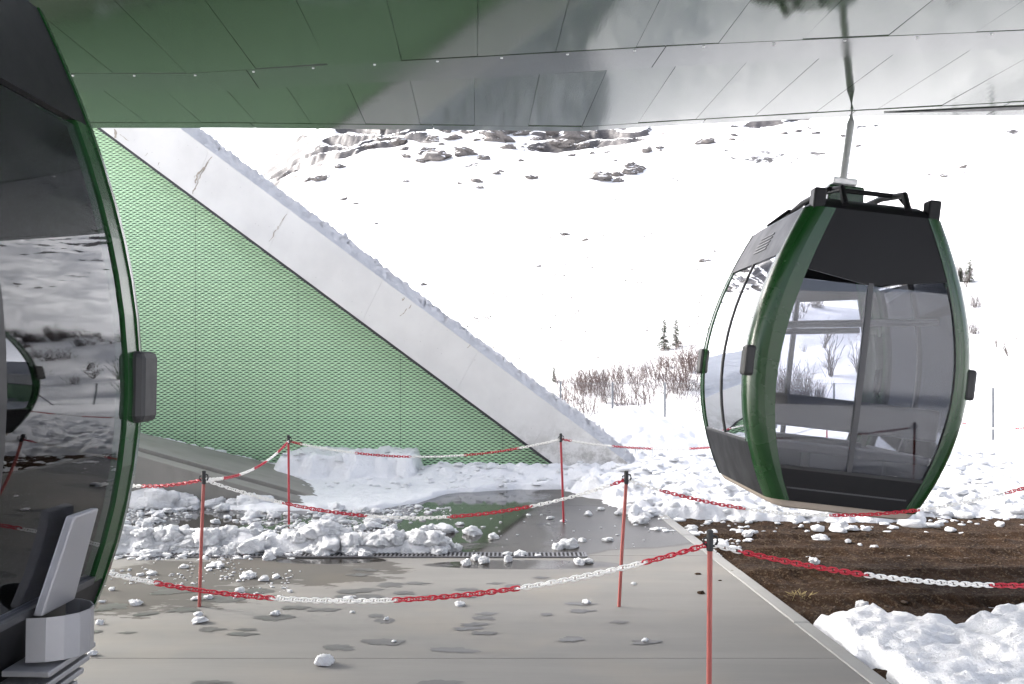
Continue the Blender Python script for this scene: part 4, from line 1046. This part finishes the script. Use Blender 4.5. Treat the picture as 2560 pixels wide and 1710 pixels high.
def conifer(px, py, hp, fn, Y0, Y1, label, seed, group='small conifers on the snow', bare=False):
    h = hit(px, py, fn, Y0, Y1)
    if h is None: return
    X, Y, Z = h; H = hp * Y / F; rnd = random.Random(seed)
    e = empty('conifer_tree', (X, Y, Z), label, 'tree', group)
    MB().tube([(0, 0, -.3), (0, 0, H * .5), (0, 0, H)], [H * .025, H * .015, H * .003], 6).obj('trunk', M_BARK, e, True)
    b = MB(); n = int(26)
    for lv in range(n):
        t = lv / (n - 1); z = H * (.06 + .92 * t); R = H * .26 * (1 - t) ** .8 * rnd.uniform(.75, 1.15) + H * .012
        for k in range(int(6 + 8 * (1 - t))):
            a_ = rnd.uniform(0, 6.28); L = R * rnd.uniform(.55, 1.15); d = Vector((math.cos(a_), math.sin(a_), rnd.uniform(-.45, -.05)))
            if bare: b.tube([(0, 0, z), tuple(Vector((0, 0, z)) + d * L)], H * .004, 3, False); continue
            sd = Vector((-math.sin(a_), math.cos(a_), 0)); base = Vector((0, 0, z))
            m_ = 5
            for s in range(m_):
                q0 = (s + .4) / m_; p = base + d * L * q0; ln = H * .045 * rnd.uniform(.7, 1.4); wd = L * .16 * (1.15 - q0)
                for sg in (-1, 1):
                    tip = p + d * ln * .8 + sd * sg * (wd + ln * .5) + Vector((0, 0, rnd.uniform(-.03, .02) * H))
                    b.add([p + sd * sg * .004, p + d * ln * .7 + Vector((0, 0, .01 * H)), tip], [(0, 1, 2)])
    o = b.obj('crown', M_BARK if bare else M_NEEDLE, e)
conifer(1660, 874, 76, hill_h, 28, 70, 'taller of two small conifers standing close together on the snowy bank', 1)
conifer(1690, 868, 70, hill_h, 28, 70, 'slimmer of two small conifers standing close together on the snowy bank', 2)
conifer(1385, 955, 40, hill_h, 26, 60, 'tiny conifer at the low end of the willow bank', 3)
conifer(2424, 706, 60, hill_h, 30, 90, 'single conifer on the hill crest behind the hanging cabin', 4)
conifer(2402, 704, 36, hill_h, 30, 90, 'small conifer beside the single conifer on the hill crest', 5)
conifer(1234, 872, 36, mtn_h, 75, 300, 'thin bare larch on the open snow slope', 6, bare=True)
conifer(1522, 776, 12, mtn_h, 75, 400, 'tiny lone conifer high on the snow slope', 7)

def rock_mesh(seed):
    import bmesh
    bm = bmesh.new(); bmesh.ops.create_icosphere(bm, subdivisions=3, radius=1); off = Vector((seed * 5.1, seed, 2.2))
    for v in bm.verts:
        p = v.co.copy(); q = 1 + .5 * mnoise.noise(p * 1.2 + off) + .3 * mnoise.cell(p * 1.9 + off) + .15 * mnoise.noise(p * 5 + off)
        v.co = Vector((p.x * q * 1.3, p.y * q, p.z * q * .75))
    me = bpy.data.meshes.new('boulder'); bm.to_mesh(me); bm.free(); me.materials.append(M_ROCK); return me
RK = [rock_mesh(i) for i in range(6)]
def boulder(px, py, wp, fn=mtn_h):
    h = hit(px, py, fn, 75, 525)
    if h is None: return
    X, Y, Z = h; r = wp / 2 * Y / F; o = bpy.data.objects.new('boulder', random.choice(RK)); o.location = (X, Y, Z + r * .15)
    o.scale = (r, r * .8, r * random.uniform(.5, .9)); o.rotation_euler = (random.uniform(-.4, .1), random.uniform(-.3, .3), random.uniform(-.6, .6))
    link(o); tag(o, 'grey boulder poking out of the snowy mountain slope', 'boulder', 'boulders on the mountain slope')
for px, py, wp in [(1412, 588, 18), (1465, 602, 14), (1347, 667, 10), (1412, 662, 8), (1478, 670, 8), (1060, 713, 14), (1056, 620, 6), (1280, 688, 6), (1410, 690, 6), (1330, 448, 22), (1500, 450, 40), (1545, 455, 22), (1570, 435, 34), (1590, 432, 24), (1600, 723, 6), (1765, 652, 20), (1755, 656, 16),
                   (1765, 358, 40), (1835, 340, 12), (1830, 350, 16), (1860, 352, 8), (2145, 366, 12), (2108, 342, 12), (1995, 330, 14), (2040, 335, 16), (1960, 335, 12), (2025, 322, 10), (2407, 420, 16), (2360, 442, 18), (2322, 438, 10), (2410, 432, 8), (1430, 390, 14), (1445, 375, 12), (1480, 385, 12), (1620, 380, 24), (1650, 372, 16),
                   (850, 420, 22), (770, 452, 18), (800, 450, 26), (930, 365, 26), (1015, 455, 14), (1190, 455, 24), (1200, 470, 16), (1150, 460, 12), (1240, 435, 20), (860, 500, 14), (890, 510, 12), (940, 560, 10), (715, 438, 12), (740, 430, 10), (1620, 640, 5), (1540, 500, 7), (1280, 500, 6), (1200, 540, 5), (1000, 540, 6)]:
    boulder(px, py, wp)
for px, py, wp in [(1090, 398, 62), (1165, 388, 46), (1070, 382, 40), (1245, 352, 58), (1238, 334, 50), (1275, 372, 30), (1305, 338, 38), (1342, 350, 26), (1432, 352, 62), (1408, 366, 44), (1385, 338, 32), (1135, 348, 34), (1122, 326, 42), (1000, 362, 28),
                   (1055, 405, 26), (1210, 398, 24), (1010, 375, 18), (1265, 330, 60), (1180, 330, 40), (960, 352, 22), (1455, 368, 26), (1350, 372, 20), (1590, 425, 46), (1505, 448, 50), (1545, 440, 28)]: boulder(px, py, wp)
for i in range(40):
    px = random.gauss(1300, 200); py = 316 + abs(random.gauss(0, 55)); boulder(px, py, random.choice([5, 6, 8, 10, 14, 20]))
# sparse low scrub showing through the snow of the slope
sc_ = MB(); cnt = 0
while cnt < 260:
    px = random.uniform(1150, 1830); py = random.choice([random.uniform(770, 905), random.uniform(560, 900)])
    if float(fbm(np.array(px / 60.), np.array(py / 30.), 3, 131)) < .05: continue
    h = hit(px, py, mtn_h, 75, 525, 500); cnt += 1
    if h is None: continue
    X, Y, Z = h; r = random.uniform(2, 7) * Y / F
    for k in range(7):
        a_ = random.uniform(0, 6.28); p = Vector((X + random.gauss(0, r), Y + random.gauss(0, r), Z - .02)); sc_.tube([p, p + Vector((math.cos(a_) * r * .7, math.sin(a_) * r * .7, r * random.uniform(.4, 1.1)))], r * .13, 3, False)
tag(sc_.obj('slope_scrub', M_TWIG), 'sparse dry scrub poking through the snow of the mountain slope', 'scrub', kind='stuff')
